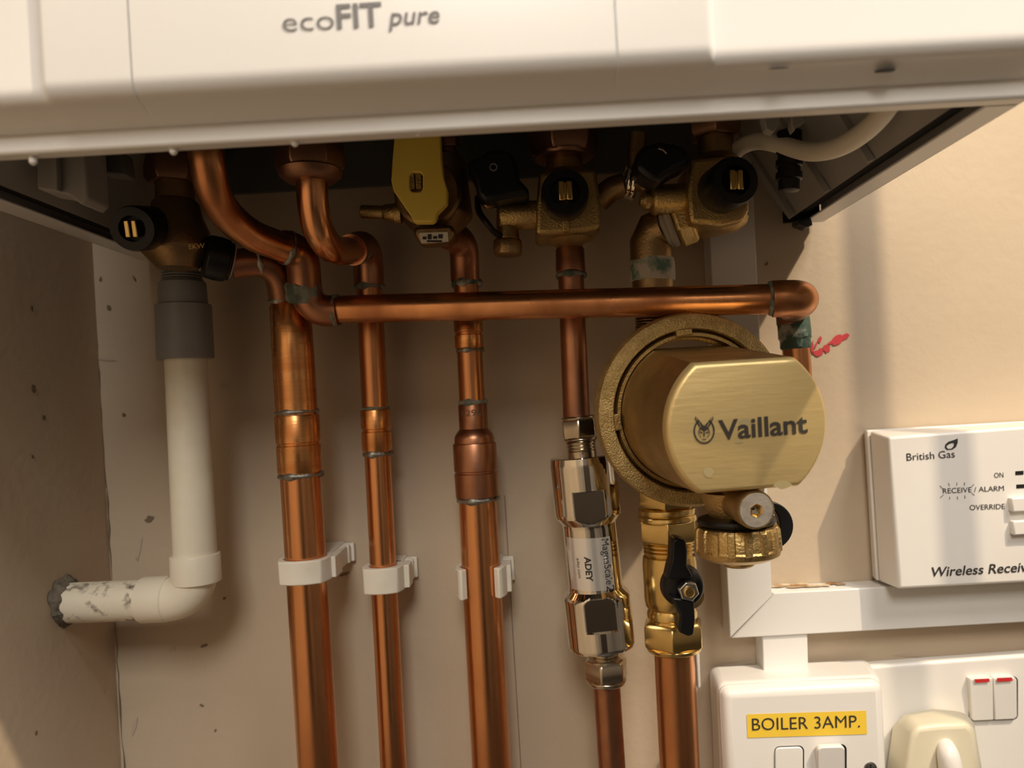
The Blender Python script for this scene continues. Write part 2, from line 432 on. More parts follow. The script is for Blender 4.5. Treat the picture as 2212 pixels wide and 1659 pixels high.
# plastic liners inside the two sides
mb = MB()
x0 = BX0+.021
mb.add([(x0, -.012, BZ+.002), (x0, -.19, BZ+.002), (x0+.036, -.19, BZ+.067), (x0+.042, -.03, BZ+.067), (x0+.018, -.012, BZ+.03)], [[0, 1, 2, 3, 4]])
li = mb.build('inner_liner', M['case_in'], boiler)
MB().prism([P(78, 300, .150), P(182, 292, .150), P(190, 428, .150), P(176, 442, .150), P(150, 422, .150), P(108, 412, .150), P(80, 408, .150)], V((0, .016, 0))).build('plastic_bracket', M['case_in'], boiler, bevel=.0008)
MB().prism([P(112, 300, .1535), P(120, 300, .1535), P(123, 410, .1535), P(112, 408, .1535)], V((0, .003, 0))).build('rib', M['case_in'], boiler)
MB().prism([P(210, 330, .13), P(262, 326, .13), P(270, 378, .13), P(215, 372, .13)], V((0, .01, 0))).build('plastic_bracket', M['base'], boiler, bevel=.0008)
x1 = BX1-.021; mb = MB()
mb.add([(x1, -.012, BZ+.002), (x1, -.19, BZ+.002), (x1-.036, -.19, BZ+.067), (x1-.040, -.022, BZ+.067), (x1-.012, -.012, BZ+.02)], [[0, 1, 2, 3, 4]])
mb.build('inner_liner', M['case_in'], boiler)
for yy in (.024, .075, .125):
    mb = MB(); mb.hull8([V((x1-.0012+dx, -y_, BZ+.002+dz)) if k == 0 else V((x1-.0372+dx, -y_, BZ+.067+dz)) for y_ in (yy, yy+.0022) for k, dx, dz in ((0, 0, 0), (1, 0, 0), (1, -.0028, -.0015), (0, -.0028, -.0012))])
    mb.build('rib', M['case_in'], boiler)
for q in ([(1645, 235), (1690, 232), (1684, 268), (1672, 286), (1655, 280)], [(1710, 232), (1745, 230), (1741, 262), (1722, 272), (1716, 284), (1710, 270)]):
    MB().prism([P(u, v, .12) for u, v in q], V((0, .006, 0))).build('plastic_bracket', M['case_in'], boiler, bevel=.0006)
MB().prism([P(u, v, .02) for u, v in [(1722, 474), (1752, 468), (1756, 486), (1744, 491), (1724, 484)]], V((0, .010, 0))).build('rubber_foot', M['void'], boiler, bevel=.0005)
L = Line(1705, 300, 1704, 420, .09)
mb = MB(); L.col(mb, [(285, 26), (330, 27), (333, 24), (345, 24), (347, 28), (360, 28), (362, 24), (372, 24), (374, 28), (388, 28), (390, 23), (412, 22), (415, 12)], 24)
mb.build('black_connector', M['black'], boiler, label='black ribbed cable gland')

# ------------------------------------------------------------------ copper pipe runs
def ring(L, v, hw, parent, m='solder', t=3): 
    mb = MB(); L.ring(mb, v, hw, t); return mb.build('solder_ring', M[m], parent)
def sleeve(name, L, v0, v1, hw, parent, groove=True, m='copper_new'):
    mid = (v0+v1)/2; pr = [(v0, hw-4), (v0, hw-1), (v0+2, hw)]
    if groove: pr += [(mid-4, hw), (mid-2, hw-2.2), (mid+2, hw-2.2), (mid+4, hw)]
    pr += [(v1-2, hw), (v1, hw-1), (v1, hw-4)]
    mb = MB(); L.col(mb, pr); return mb.build(name, M[m], parent)

# thick run below the brass drain valve
L1 = Line(628, 680, 688, 1659, .042)
t = thing('copper_pipe', 'thick copper pipe with bright brushed top, nearest the white waste pipe', 'pipe', L1.p(1659), 'copper pipes running down the wall')
mb = MB(); L1.col(mb, [(655, 38), (662, 43), (760, 44), (890, 44)]); mb.build('brushed_section', M['copper_new'], t, label='bright brushed copper upper section')
mb = MB(); L1.col(mb, [(888, 43), (1300, 43), (3600, 43)]); mb.build('tube', M['copper'], t)
sleeve('coupling', L1, 897, 1020, 47, t)
ring(L1, 890, 44, t); ring(L1, 1026, 45, t, t=4)
mb = MB()
pts = fillet(P(500, 572, .066), P(598, 556, .058), P(612, 650, .044), .016)
mb.tube(pts, 30*S(.05)); mb.build('elbow', M['copper_old'], t)
mb = MB(); a = P(612, 640, .044); ax = (P(616, 668, .043)-a).normalized(); mb.torus(a+ax*.002, ax, 31*S(.044), 4*S(.044), jit=.3); mb.build('solder_ring', M['solder'], t)
mb = MB(); a = P(560, 562, .061); b = P(580, 559, .0595); mb.torus(a, b-a, 30*S(.06), 4*S(.06), jit=.3); mb.build('solder_ring', M['solder'], t)

# second run, from the brown nut
L2 = Line(797, 620, 850, 1659, .026)
t = thing('copper_pipe', 'thin copper pipe with a short grooved coupling, curling down from the brown hexagon nut', 'pipe', L2.p(1659), 'copper pipes running down the wall')
mb = MB(); L2.col(mb, [(600, 28), (900, 28), (3600, 28)]); mb.build('tube', M['copper'], t)
sleeve('coupling', L2, 885, 974, 32, t); ring(L2, 980, 29, t, t=4); ring(L2, 882, 28.5, t, 'flux', 2)
pts, rr = crom([P(672, 350, .102), P(673, 390, .102), P(678, 455, .098), P(692, 505, .090), P(722, 540, .074), P(760, 540, .052), P(786, 533, .037)], 8,
               [.0073]*7)
mb = MB(); mb.tube(pts, rr); mb.build('swan_neck', M['copper'], t)
mb = MB(); mb.tube(fillet(P(760, 540, .053), P(794, 526, .030), P(797, 616, .026), .012), 32*S(.026)); mb.build('elbow', M['copper_old'], t)
ring(L2, 620, 30, t, 'flux', 4)
mb = MB(); a = P(770, 537, .046); mb.torus(a, P(780, 534, .041)-a, 31*S(.045), 3.4*S(.045), jit=.3); mb.build('solder_ring', M['flux'], t)
Ln = Line(668, 320, 671, 390, .102)
mb = MB(); Ln.hexn(mb, 300, 372, 74, rot=.3); Ln.col(mb, [(368, 70), (380, 66), (392, 52), (394, 34)])
tag(mb.build('union_nut', M['bronze'], bevel=.0006), 'brown brass hexagon nut holding the curled copper pipe under the boiler', 'pipe nut')

# gas run with the reducer
L3 = Line(1004, 560, 1062, 1659, .028)
t = thing('copper_pipe', 'copper pipe widening at a bottle-shaped reducer, below the yellow lever', 'pipe', L3.p(1659), 'copper pipes running down the wall')
mb = MB(); L3.col(mb, [(590, 27), (760, 27.5), (880, 28)]); mb.build('tube', M['copper'], t)
mb = MB(); L3.col(mb, [(1072, 41), (1300, 42), (3600, 42)]); mb.build('thick_tube', M['copper'], t)
sleeve('coupling', L3, 690, 752, 31, t, True); ring(L3, 757, 28, t)
mb = MB(); L3.col(mb, [(874, 27), (874, 30), (876, 31), (921, 31), (926, 31), (932, 36), (939, 41), (946, 43), (956, 43.5), (957, 46), (959, 47), (1015, 47), (1017, 45), (1020, 45), (1022, 47), (1072, 46), (1074, 42)])
red = mb.build('reducer', M['copper_old'], t)
tm = MB(); rr0 = 31.2*S(L3.Y)
vs, fs = text_fit('129e', .0, 0, 44*S(.028), 13*S(.028)); zz = L3.p(893)
for i, (x, y) in enumerate(vs):
    a = (x-22*S(.028))/rr0; vs[i] = zz+V((rr0*math.sin(a), -rr0*math.cos(a)-.0002, y-.0012))
tm.add(vs, fs).build('stamped_mark', M['crack'], red)
ring(L3, 869, 28, t, 'flux', 4); ring(L3, 1078, 43, t, 'solder', 4)
mb = MB(); mb.tube(fillet(P(968, 506, .048), P(1002, 522, .036), P(1005, 606, .028), .012), 31*S(.03)); mb.build('elbow', M['copper_old'], t)
ring(L3, 612, 28.5, t, 'verdi', 5)

# relief run: bent pipe, two elbows, long level pipe, elbow down
A, B = P(745, 668, .052), P(1672, 646, .086)
t = thing('copper_pipe', 'long level copper pipe crossing in front of the upright pipes', 'pipe', (A+B)/2)
pts, rr = crom([P(440, 280, .128), P(448, 350, .126), P(462, 415, .118), P(492, 465, .104), P(540, 505, .090), P(595, 528, .077), P(640, 543, .068)], 8,
               [.0075]*7)
mb = MB(); mb.tube(pts, rr); mb.build('bent_tube', M['copper'], t)
mb = MB(); mb.tube(fillet(P(612, 534, .073), P(652, 540, .064), P(660, 630, .056), .012), .0086); mb.build('elbow', M['copper_old'], t)
mb = MB(); mb.tube(fillet(P(657, 606, .058), P(668, 676, .053), P(728, 671, .052), .013), .0084); mb.build('elbow', M['copper_old'], t)
mb = MB(); a, b = P(655, 608, .0575), P(659, 652, .055); ax = b-a
mb.lathe(a, ax, [(0, .0082), (ax.length*.15, .0092), (ax.length*.5, .0096), (ax.length*.85, .0092), (ax.length, .0082)], 36, mod=lambda q, h: 1+.05*math.sin(5*q+900*h)+.04*math.sin(11*q)); mb.build('solder_lump', M['flux'], t)
mb = MB(); mb.torus(P(728, 671, .052), B-A, .0078, .0009, jit=.3); mb.build('solder_ring', M['flux'], t)
mb = MB(); a = P(622, 537, .071); mb.torus(a, P(634, 541, .069)-a, .0080, .0010, jit=.3); mb.build('solder_ring', M['solder'], t)
mb = MB(); d = (B-A); mb.tube([A-d.normalized()*.006, A, A+d*.5, B], .00745); mb.build('tube', M['copper'], t)
c1, c2 = P(1732, 643, .0882), P(1710, 666, .042)
pts = fillet(P(1668, 646, .0857), c1, c1*.5+c2*.5, .0095, 16)
mb = MB(); mb.tube(pts, [.0090]*3+[.0089]*(len(pts)-3), 36); mb.build('elbow', M['copper'], t)
mb = MB(); mb.tube(fillet(c1*.55+c2*.45, c2, P(1713, 700, .042), .0105, 14), .0086, 32); mb.build('elbow', M['copper_old'], t)
Lr = Line(1714, 690, 1723, 800, .042)
mb = MB(); Lr.col(mb, [(676, 26), (684, 33), (690, 34), (730, 35), (734, 32), (750, 32), (754, 29)], mod=lambda q, h: 1+.012*math.sin(7*q+500*h)); mb.build('corroded_socket', M['verdi'], t, label='green and grey corroded pipe socket')
mb = MB(); p0, p1 = Lr.p(745), Lr.p(870); mb.tube(fillet(p0, p1, V((p1.x, .0, p1.z)), .02), .0073); mb.build('tube', M['copper'], t)
mb = MB(); a = P(1664, 646, .0857); mb.torus(a, d, .0077, .0008, jit=.3); mb.build('solder_ring', M['flux'], t)

# run down to the chrome scale reducer, and on below it
L4 = Line(1231, 540, 1245, 890, .045)
t = thing('copper_pipe', 'slim copper pipe dropping from the middle black-capped valve into the chrome cylinder', 'pipe', L4.p(890), 'copper pipes running down the wall')
mb = MB(); L4.col(mb, [(580, 28), (700, 28), (905, 29)]); mb.build('tube', M['copper_old'], t)
mb = MB(); L4.col(mb, [(532, 27), (540, 31), (586, 32), (589, 29)]); mb.build('socket', M['copper_old'], t); ring(L4, 594, 29, t, 'flux', 4)
L4b = Line(1308, 1440, 1322, 1659, .045)
mb = MB(); L4b.col(mb, [(1440, 29), (3600, 29)])
tag(mb.build('copper_pipe', M['copper_old']), 'short stretch of dark copper pipe leaving the bottom of the chrome cylinder', 'pipe', 'copper pipes running down the wall')
L5 = Line(1444, 1150, 1468, 1659, .045)
mb = MB(); L5.col(mb, [(1380, 43), (3600, 43)])
tag(mb.build('copper_pipe', M['copper']), 'thick copper pipe below the brass ball valve with the black lever', 'pipe', 'copper pipes running down the wall')

# ------------------------------------------------------------------ white waste pipe
Lw = Line(393, 590, 424, 1250, .046)
t = thing('waste_pipe', 'off-white plastic waste pipe with grey adaptor, elbowed into the side wall', 'pipe', P(420, 1340, .046))
mb = MB(); Lw.col(mb, [(770, 43), (1000, 44), (1215, 45)]); mb.build('tube', M['pvc'], t)
mb = MB(); Lw.col(mb, [(658, 54), (660, 57), (772, 58), (776, 56), (776, 44)]); mb.build('adaptor', M['grey'], t, label='grey plastic adaptor socket')
mb = MB(); Lw.col(mb, [(604, 40), (612, 48), (655, 50), (662, 50)]); mb.build('adaptor_neck', M['grey'], t)
mb = MB(); pr = []
for i in range(4): pr += [(586+i*6, 36), (588+i*6, 41), (590+i*6, 41), (592+i*6, 36)]
Lw.col(mb, pr); mb.build('threaded_tail', M['grey'], t)
mb = MB(); E = P(425, 1300, .046)
hx = P(330, 1302, .046)
mb.tube(fillet(P(421, 1215, .046), P(427, 1298, .046), P(312, 1294, .046), .020, 14), 46.5*S(.046), 40)
mb.build('elbow', M['pvc'], t)
mb = MB(); Lw.col(mb, [(1197, 46), (1197, 50), (1200, 51.5), (1256, 51.5), (1259, 47)]); mb.build('elbow_socket', M['pvc'], t)
mb = MB(); a = P(366, 1293, .046); b = P(308, 1296, .046); ax = b-a
mb.lathe(a, ax, [(0, 47*S(.046)), (.0006, 49*S(.046)), (ax.length-.0006, 49*S(.046)), (ax.length, 48*S(.046)), (ax.length, 43*S(.046))]); mb.build('elbow_socket', M['pvc'], t)
a = P(312, 1296, .046); b = P(130, 1303, .046); b.x = XL-.003
mb = MB(); mb.tube([a, a*.5+b*.5, b], 43*S(.046), 40); tp = mb.build('level_tube', M['dirt_pvc'], t, label='grime-spotted level end of the pipe')
mb = MB(); random.seed(11); vs = []; k = 40
c = V((XL, b.y, b.z))
ro = [.0114+random.uniform(0, .0024)+(.0022 if math.sin(6.283*i/k) > .3 else 0) for i in range(k)]
out = [c+V((.0004, ro[i]*math.cos(6.283*i/k), ro[i]*math.sin(6.283*i/k))) for i in range(k)]
inn = [c+V((.0035+random.uniform(0, .002), .0109*math.cos(6.283*i/k), .0109*math.sin(6.283*i/k))) for i in range(k)]
mb.add(out+inn, [[i, (i+1) % k, k+(i+1) % k, k+i] for i in range(k)]); mb.build('grime_collar', M['grime'], t, label='black grime around the wall hole')

# ------------------------------------------------------------------ valves
def cap_knob(parent, u, v, Y0, Y1, hw, tilt=V((0, 0, 0)), slot=True, sh=(0, 0)):
    """round black cap pushed out towards the room with a slotted brass spindle in it"""
    b = P(u, v, Y1); a = b+V((0, Y1-Y0, 0))-tilt
    ax = b-a; r = hw*S(Y1); h = ax.length
    mb = MB(); mb.lathe(a, ax, [(0, r*.9), (h*.1, r), (h*.9, r), (h, r*.94), (h, r*.62), (h*.8, r*.58), (h*.8, r*.3)], 36)
    k = mb.build('black_cap', M['black'], parent, label='black plastic cap')
    mb = MB(); x, y, z = frame(ax, UP)
    c = a+ax.normalized()*(h*.78)+y*(-sh[0])+x*sh[1]
    for s in (-1, 1): mb.obox(c+y*(s*r*.165)+z*.0025, y*r*.125, x*r*.40, z*.004)
    mb.obox(c+z*.0018, y*r*.27, x*r*.36, z*.004)
    mb.build('spindle', M['brass_new'], k, bevel=.0006, label='slotted brass spindle')
    return k

# drain valve above the waste pipe
Lv = Line(378, 400, 384, 590, .075)
t = thing('safety_valve', 'dark brass valve with a side-facing black cap above the grey pipe adaptor', 'valve', Lv.p(588))
mb = MB(); Lv.hexn(mb, 325, 398, 62, rot=.2); mb.build('union_nut', M['bronze'], t, bevel=.0006)
mb = MB(); Lv.col(mb, [(392, 40), (432, 40), (440, 48), (470, 54), (502, 68), (536, 72), (548, 70), (566, 54), (580, 42)]); mb.build('body', M['brass_dark'], t)
a, b = P(330, 492, .082), P(285, 494, .108); ax = b-a; h = ax.length
mb = MB(); mb.lathe(a, ax, [(0, .0085), (h*.1, .0105), (h*.9, .0105), (h, .0098), (h, .006), (h*.8, .006), (h*.8, .003)], 32); k = mb.build('black_cap', M['black'], t)
x, y, z = frame(ax, UP); mb = MB()
for s in (-1, 1): mb.obox(b+y*(s*.0016)-z*.001, y*.0011, x*.0038, z*.003)
mb.build('spindle', M['brass_new'], k, bevel=.0004)
a, b = P(442, 552, .074), P(498, 566, .068); ax = b-a
mb = MB(); mb.lathe(a, ax, [(0, .009), (.001, .0108), (ax.length*.5, .0112), (ax.length*.85, .0108), (ax.length*.95, .0095)], 32); mb.lathe(b-ax*.1, ax, [(0, .0098), (.0015, .0098), (.002, .0078)], 32); mb.build('outlet_nut', M['black'], t, bevel=.0005, label='blackened outlet nut')
mb = MB(); mb.lathe(b-ax*.02, ax, [(0, .0088), (.0008, .009), (.0014, .0082)], 32); mb.build('washer', M['paper'], t)
tm = MB(); put_text(tm, 'EKW', (408, 538), (442, 536), .0935, 11); tm.build('stamped_mark', M['brass_new'], t)

# gas valve with yellow lever
Lg = Line(940, 330, 946, 520, .052)
t = thing('gas_valve', 'brass gas valve with a flat yellow lever and a small test nipple', 'valve', Lg.p(518))
mb = MB(); Lg.col(mb, [(336, 40), (346, 60), (360, 66), (400, 70), (440, 74), (464, 77), (472, 76), (482, 68), (504, 48), (520, 28)], 40)
mb.build('body', M['brass_dark'], t)
mb = MB(); c = P(925, 420, .066); mb.lathe(c, OUT, [(-.01, .017), (.003, .017), (.0045, .0155)], 36); mb.build('bonnet', M['brass_dark'], t)
Lt = Line(966, 280, 972, 340, .05); mb = MB(); Lt.hexn(mb, 270, 322, 24, rot=.2); Lt.col(mb, [(318, 17), (345, 19)]); mb.build('inlet_neck', M['bronze'], t, bevel=.0005)
outer = [(853, 284), (950, 280), (953, 340), (957, 380), (966, 410), (965, 437), (944, 459), (940, 474), (932, 479), (894, 479), (886, 464), (850, 412), (845, 390), (848, 340)]
Yl = .092
slot = []
for k in range(14):
    ang = 2*math.pi*k/14
    slot.append((899+16*math.cos(ang), 393+(15 if math.sin(ang) > 0 else -9)+12*math.sin(ang)))
# ring of matching points: each slot vertex takes the nearest bearing on the outline
c0 = (899, 393)
def ray(poly, ang):
    dx, dy = math.cos(ang), math.sin(ang); best = None
    for i in range(len(poly)):
        x1, y1 = poly[i]; x2, y2 = poly[(i+1) % len(poly)]
        ex, ey = x2-x1, y2-y1; den = dx*ey-dy*ex
        if abs(den) < 1e-9: continue
        tt = ((x1-c0[0])*ey-(y1-c0[1])*ex)/den; ss = ((x1-c0[0])*dy-(y1-c0[1])*dx)/den
        if tt > 0 and -1e-6 <= ss <= 1+1e-6 and (best is None or tt < best): best = tt
    return (c0[0]+dx*best, c0[1]+dy*best)
angs = sorted(set([round(math.atan2(y-c0[1], x-c0[0]), 5) for x, y in outer]+[round(-math.pi+2*math.pi*k/36, 5) for k in range(36)]))
def slotpt(ang):
    dx, dy = math.cos(ang), math.sin(ang); q = max((dx/14)**2*0+abs(dx)/14, abs(dy)/21, math.hypot(dx/17, dy/24)); return (c0[0]+dx/q, c0[1]+dy/q)
mb = MB()
mb.ribbon_ring([P(*ray(outer, a), Yl) for a in angs], [P(*slotpt(a), Yl) for a in angs], V((0, .007, 0)))
lev = mb.build('lever', M['yellow'], t, bevel=.0006, label='flat yellow plastic lever')
mb = MB(); c = P(899, 393, .0865)
for s in (-1, 1): mb.obox(c+V((s*.0016, 0, 0)), V((.0013, 0, 0)), V((0, 0, .0045)), V((0, .004, 0)))
mb.obox(c+V((0, .004, 0)), V((.003, 0, 0)), V((0, 0, .005)), V((0, .004, 0)))
mb.build('spindle', M['brass'], t, bevel=.0003)
a, b = P(868, 460, .055), P(779, 457, .055); ax = b-a; h = ax.length
mb = MB(); mb.lathe(a, ax, [(0, 24*S(.055)), (h*.15, 24*S(.055)), (h*.17, 19*S(.055)), (h*.42, 17*S(.055)), (h*.46, 14*S(.055)), (h*.98, 14*S(.055)), (h, 12*S(.055))], 28); mb.build('test_nipple', M['brass'], t)
stk = MB(); Ys = .0745
q = [(905, 503), (967, 501), (969, 522), (910, 526)]
flatpoly(stk, q, Ys); s_ = stk.build('sticker', M['paper'], t, label='small white printed sticker')
mb = MB()
for u0, v0, u1, v1 in [(913, 511, 921, 517), (924, 506, 932, 517), (936, 510, 944, 516), (947, 506, 956, 515), (922, 519, 954, 523)]: flatpoly(mb, [(u0, v0), (u1, v0), (u1, v1), (u0, v1)], Ys+.0003)
mb.build('print', M['ink'], s_)
# boss that carries the sticker
mb = MB(); mb.prism([P(u, v, .0742) for u, v in [(893, 488), (975, 484), (985, 500), (972, 524), (908, 528), (893, 505)]], V((0, .012, 0))); mb.build('casting_boss', M['brass_dark'], t, bevel=.002)

# middle isolating valve with drain cock
Lm = Line(1218, 340, 1228, 530, .050)
t = thing('isolation_valve', 'square brass valve with round black cap and a winged black drain cock', 'valve', Lm.p(530))
mb = MB(); Lm.hexn(mb, 240, 338, 78, rot=.35); Lm.col(mb, [(334, 66), (344, 62), (350, 44)]); mb.build('union_nut', M['bronze'], t, bevel=.0006)
mb = MB(); Lm.col(mb, [(320, 40), (356, 40), (372, 46)]); mb.build('neck', M['brass'], t)
mb = MB()
q0 = [(1164, 372), (1288, 364), (1298, 440), (1297, 492), (1262, 500), (1190, 506), (1157, 506), (1158, 450)]
mb.prism([P(u, v, .069) for u, v in q0], V((0, .034, 0)))
mb.build('body', M['brass'], t, bevel=.0022, seg=3)
mb = MB(); Lm.col(mb, [(494, 70), (506, 68), (520, 48), (533, 26)]); mb.build('outlet_cone', M['brass'], t)
mb = MB(); mb.prism([P(u, v, .0715) for u, v in [(1214, 470), (1230, 469), (1231, 500), (1216, 500)]], V((0, .004, 0))); mb.build('cast_rib', M['brass'], t, bevel=.0006)
cap_knob(t, 1221, 414, .066, .083, 52)
a, b = P(1168, 464, .055), P(1075, 468, .057); ax = b-a; h = ax.length
mb = MB(); mb.lathe(a, ax, [(0, 31*S(.055)), (h*.93, 31*S(.055)), (h*.97, 29*S(.055)), (h, 25*S(.055))], 32); mb.build('drain_arm', M['brass'], t)
Ld = Line(1096, 490, 1097, 552, .056)
mb = MB(); Ld.col(mb, [(440, 22), (496, 24), (519, 26)]); Ld.hexn(mb, 518, 553, 33, rot=.4, n=8); mb.build('drain_plug', M['brass_dark'], t, bevel=.0008)
mb = MB()
q0 = [(1008, 346), (1038, 338), (1052, 324), (1085, 321), (1108, 330), (1118, 352), (1122, 385), (1140, 405), (1146, 420), (1110, 424), (1072, 432), (1046, 436), (1030, 420), (1025, 392), (1012, 368)]
mb.prism([P(u, v, .079) for u, v in q0], V((0, .018, 0))); k = mb.build('drain_knob', M['black'], t, bevel=.003, seg=3, label='black winged drain knob')
mb = MB(); mb.torus(P(1066, 361, .0793), OUT, .0017, .0004); mb.build('knob_mark_and_glint', M['greyink'], k)
mb = MB(); mb.tube(crom([P(1032, 425, .062), P(1034, 455, .064), P(1052, 482, .066), P(1074, 506, .062), P(1098, 512, .058)]), .0016, 12); mb.build('strap', M['black'], t)
mb = MB(); mb.tube(crom([P(1050, 440, .066), P(1070, 428, .068), P(1095, 420, .066)], 8), .0035, 16); mb.build('drain_seat', M['brass'], t)

# outer isolating valve with filling arm
Lo = Line(1545, 300, 1552, 500, .052)
t = thing('isolation_valve', 'leaning brass valve with a round black cap below the white cable', 'valve', Lo.p(500))
mb = MB(); Lo.hexn(mb, 225, 300, 60, rot=.2); mb.build('union_nut', M['bronze'], t, bevel=.0006)
mb = MB(); Lo.col(mb, [(296, 38), (336, 38), (350, 50)]); mb.build('neck', M['brass_dark'], t)
mb = MB()
q0 = [(1492, 342), (1590, 332), (1616, 380), (1620, 452), (1610, 474), (1560, 486), (1490, 482), (1484, 420)]
mb.prism([P(u, v, .071) for u, v in q0], V((0, .036, 0))); mb.build('body', M['brass'], t, bevel=.0024, seg=3)
mb = MB(); Lo.col(mb, [(474, 64), (486, 60), (500, 40), (504, 20)]); mb.build('lower_boss', M['brass'], t)
cap_knob(t, 1590, 389, .064, .088, 54, tilt=V((.004, 0, 0)))
a, b = P(1494, 430, .058), P(1404, 432, .060); ax = b-a; h = ax.length
mb = MB(); mb.lathe(a, ax, [(0, 33*S(.058)), (h*.9, 33*S(.058)), (h*.96, 30*S(.058)), (h, 24*S(.058))], 32); mb.lathe(b, ax, [(0, 20*S(.058)), (.003, 22*S(.058)), (.0055, 12*S(.058))], 24); mb.build('filling_arm', M['brass'], t)
mb = MB(); mb.tube(crom([P(1378, 290, .056), P(1374, 340, .056), P(1380, 385, .056), P(1410, 412, .058)], 6), 20*S(.056), 20); mb.build('filling_stem', M['brass_dark'], t)
mb = MB(); q0 = [(1374, 330), (1392, 312), (1424, 304), (1455, 308), (1492, 322), (1492, 352), (1462, 366), (1440, 380), (1420, 396), (1394, 382), (1372, 364)]
mb.prism([P(u, v, .084) for u, v in q0], V((0, .02, 0))); k = mb.build('filling_knob', M['black'], t, bevel=.003, seg=3, label='black filling knob')
mb = MB(); mb.tube(crom([P(1422, 321, .0843), P(1432, 324, .0843), P(1440, 332, .0843)], 4), .0004, 8); mb.build('knob_mark_and_glint', M['plug_glint'], k)  # thin pale curve painted as a glint on the black knob
a, b = P(1366, 392, .050), P(1342, 390, .050)
mb = MB(); mb.torus(a, b-a, 36*S(.05), 6*S(.05)); mb.torus(a+(b-a)*.4, b-a, 34*S(.05), 5*S(.05)); mb.build('chrome_ring', M['chrome'], t)
mb = MB(); mb.tube(crom([P(1350, 400, .048), P(1320, 410, .046), P(1292, 436, .044)], 6), 26*S(.046), 20); mb.build('link_pipe', M['brass_dark'], t)
# union from the valve down to the flanged filter
a, b = P(1506, 462, .052), P(1412, 500, .046); ax = b-a
mb = MB(); mb.hexn(a+ax*.12, ax, 58*S(.05), ax.length*.42, hint=UP, rot=math.pi/6*0); mb.build('elbow_nut', M['brass'], t, bevel=.0007, label='brass elbow nut')
mb = MB(); mb.torus(a+ax*.62, ax, 44*S(.05), 6*S(.05)); mb.torus(a+ax*.74, ax, 42*S(.05), 5*S(.05), jit=.2); mb.build('fibre_washer', M['fibre'], t)
Lp = Line(1408, 480, 1412, 700, .045)
t2 = thing('pipe_fitting', 'stained brass tailpiece with a green and white crust above the level copper pipe', 'pipe fitting', Lp.p(700))
mb = MB(); mb.tube([P(1440, 486, .051), P(1418, 496, .047), P(1406, 525, .045), P(1408, 570, .045)], [40*S(.048), 44*S(.046), 46*S(.045), 46*S(.045)], 32); mb.build('elbow', M['brass_dark'], t2)
mb = MB(); Lp.col(mb, [(560, 46), (566, 48), (604, 48), (608, 46)], mod=lambda q, h: 1+.015*math.sin(6*q+300*h)); mb.build('crust', M['lime'], t2)
mb = MB(); pr = [(604, 45), (676, 42)]
for i in range(6): pr += [(678+i*6, 36), (680+i*6, 40), (682+i*6, 40), (684+i*6, 36)]
Lp.col(mb, pr); mb.build('threaded_tail', M['brass_dark'], t2)

# ------------------------------------------------------------------ flanged brass filter
Bc, Fc = P(1497, 887, .080), P(1616, 920, .150)
ax = (Fc-Bc).normalized(); HT = (Fc-Bc).length
fx = (RT-ax*RT.dot(ax)).normalized(); fy = -(ax.cross(fx))
if fy.z < 0: fy = -fy
t = thing('magnetic_filter', 'big flanged brass filter with a flat engraved front face', 'filter', Bc+V((0, 0, -.05)))
r1, r2 = 171*S(.082), 181*S(.150)
R0 = 210*S(.078)
mb = MB()
mb.lathe(Bc-ax*.009, ax, [(0, R0*.72), (0, R0*.96), (.0015, R0), (.0085, R0), (.0105, R0*.985), (.0112, R0*.96), (.0112, r1*1.045), (.0104, r1*1.03), (.003, r1*1.03)], 96, cap=False)
fl = mb.build('flange_ring', M['brass_rim'], t, label='rough cast brass flange ring')
mb = MB(); mb.lathe(Bc-ax*.007, ax, [(0, r1*.9), (.001, r1*1.0), (.0070, r1*1.0), (.0085, r1*.985), (.0085, r1*.945), (.003, r1*.93)], 96, cap=False); mb.build('retaining_ring', M['brass'], fl)
for ang in (math.radians(184), math.radians(96), math.radians(290)):
    c = Bc+ax*.0015+(fx*math.cos(ang)+fy*math.sin(ang))*r1*1.0; rad_ = fx*math.cos(ang)+fy*math.sin(ang); tn = ax.cross(rad_)
    MB().obox(c, rad_*.0016, tn*.004, ax*.003).build('locking_key', M['brass'], fl, bevel=.0004)
prof = [(-.008, r1*.935)]+[(HT*i/14, r1*.935+(r2-r1*.935)*i/14) for i in range(14)]
prof += [(HT-.0022, r2*.998), (HT-.001, r2*.985), (HT-.0003, r2*.965), (HT, r2*.94)]
flat = 141*S(.150)
def clipped(r, lim, k=26):
    ca = math.asin(min(.999, lim/r)); o = []
    for c0_, c1_ in ((-ca, ca), (math.pi-ca, math.pi+ca)):
        o += [(r*math.cos(c0_+(c1_-c0_)*i/k), r*math.sin(c0_+(c1_-c0_)*i/k)) for i in range(k)]
        x = r*math.cos(ca); y = lim if c0_ < 0 else -lim; x0 = x if c0_ < 0 else -x
        o += [(x0-2*x0*i/10, y) for i in range(10)]
    return o
mb = MB(); vs = []; fs = []
prof = [(h, r, flat*(1+.17*(1-h/HT))-max(0, r2*.998-r if h > HT-.003 else 0)) for h, r in prof]
for h, r, lim in prof: vs += [Bc+ax*h+fx*x+fy*y for x, y in clipped(r, min(lim, r*.985))]
K = len(vs)//len(prof)
FI = len(prof)-5
for i in range(FI): fs += [[i*K+j, i*K+(j+1) % K, (i+1)*K+(j+1) % K, (i+1)*K+j] for j in range(K)]
mb.add(vs[:(FI+1)*K], fs)
fm = MB(); fv = vs[FI*K:]; q = len(fv)//K
fm.add(fv, [[i*K+j, i*K+(j+1) % K, (i+1)*K+(j+1) % K, (i+1)*K+j] for i in range(q-1) for j in range(K)]+[[(q-1)*K+j for j in range(K)]])

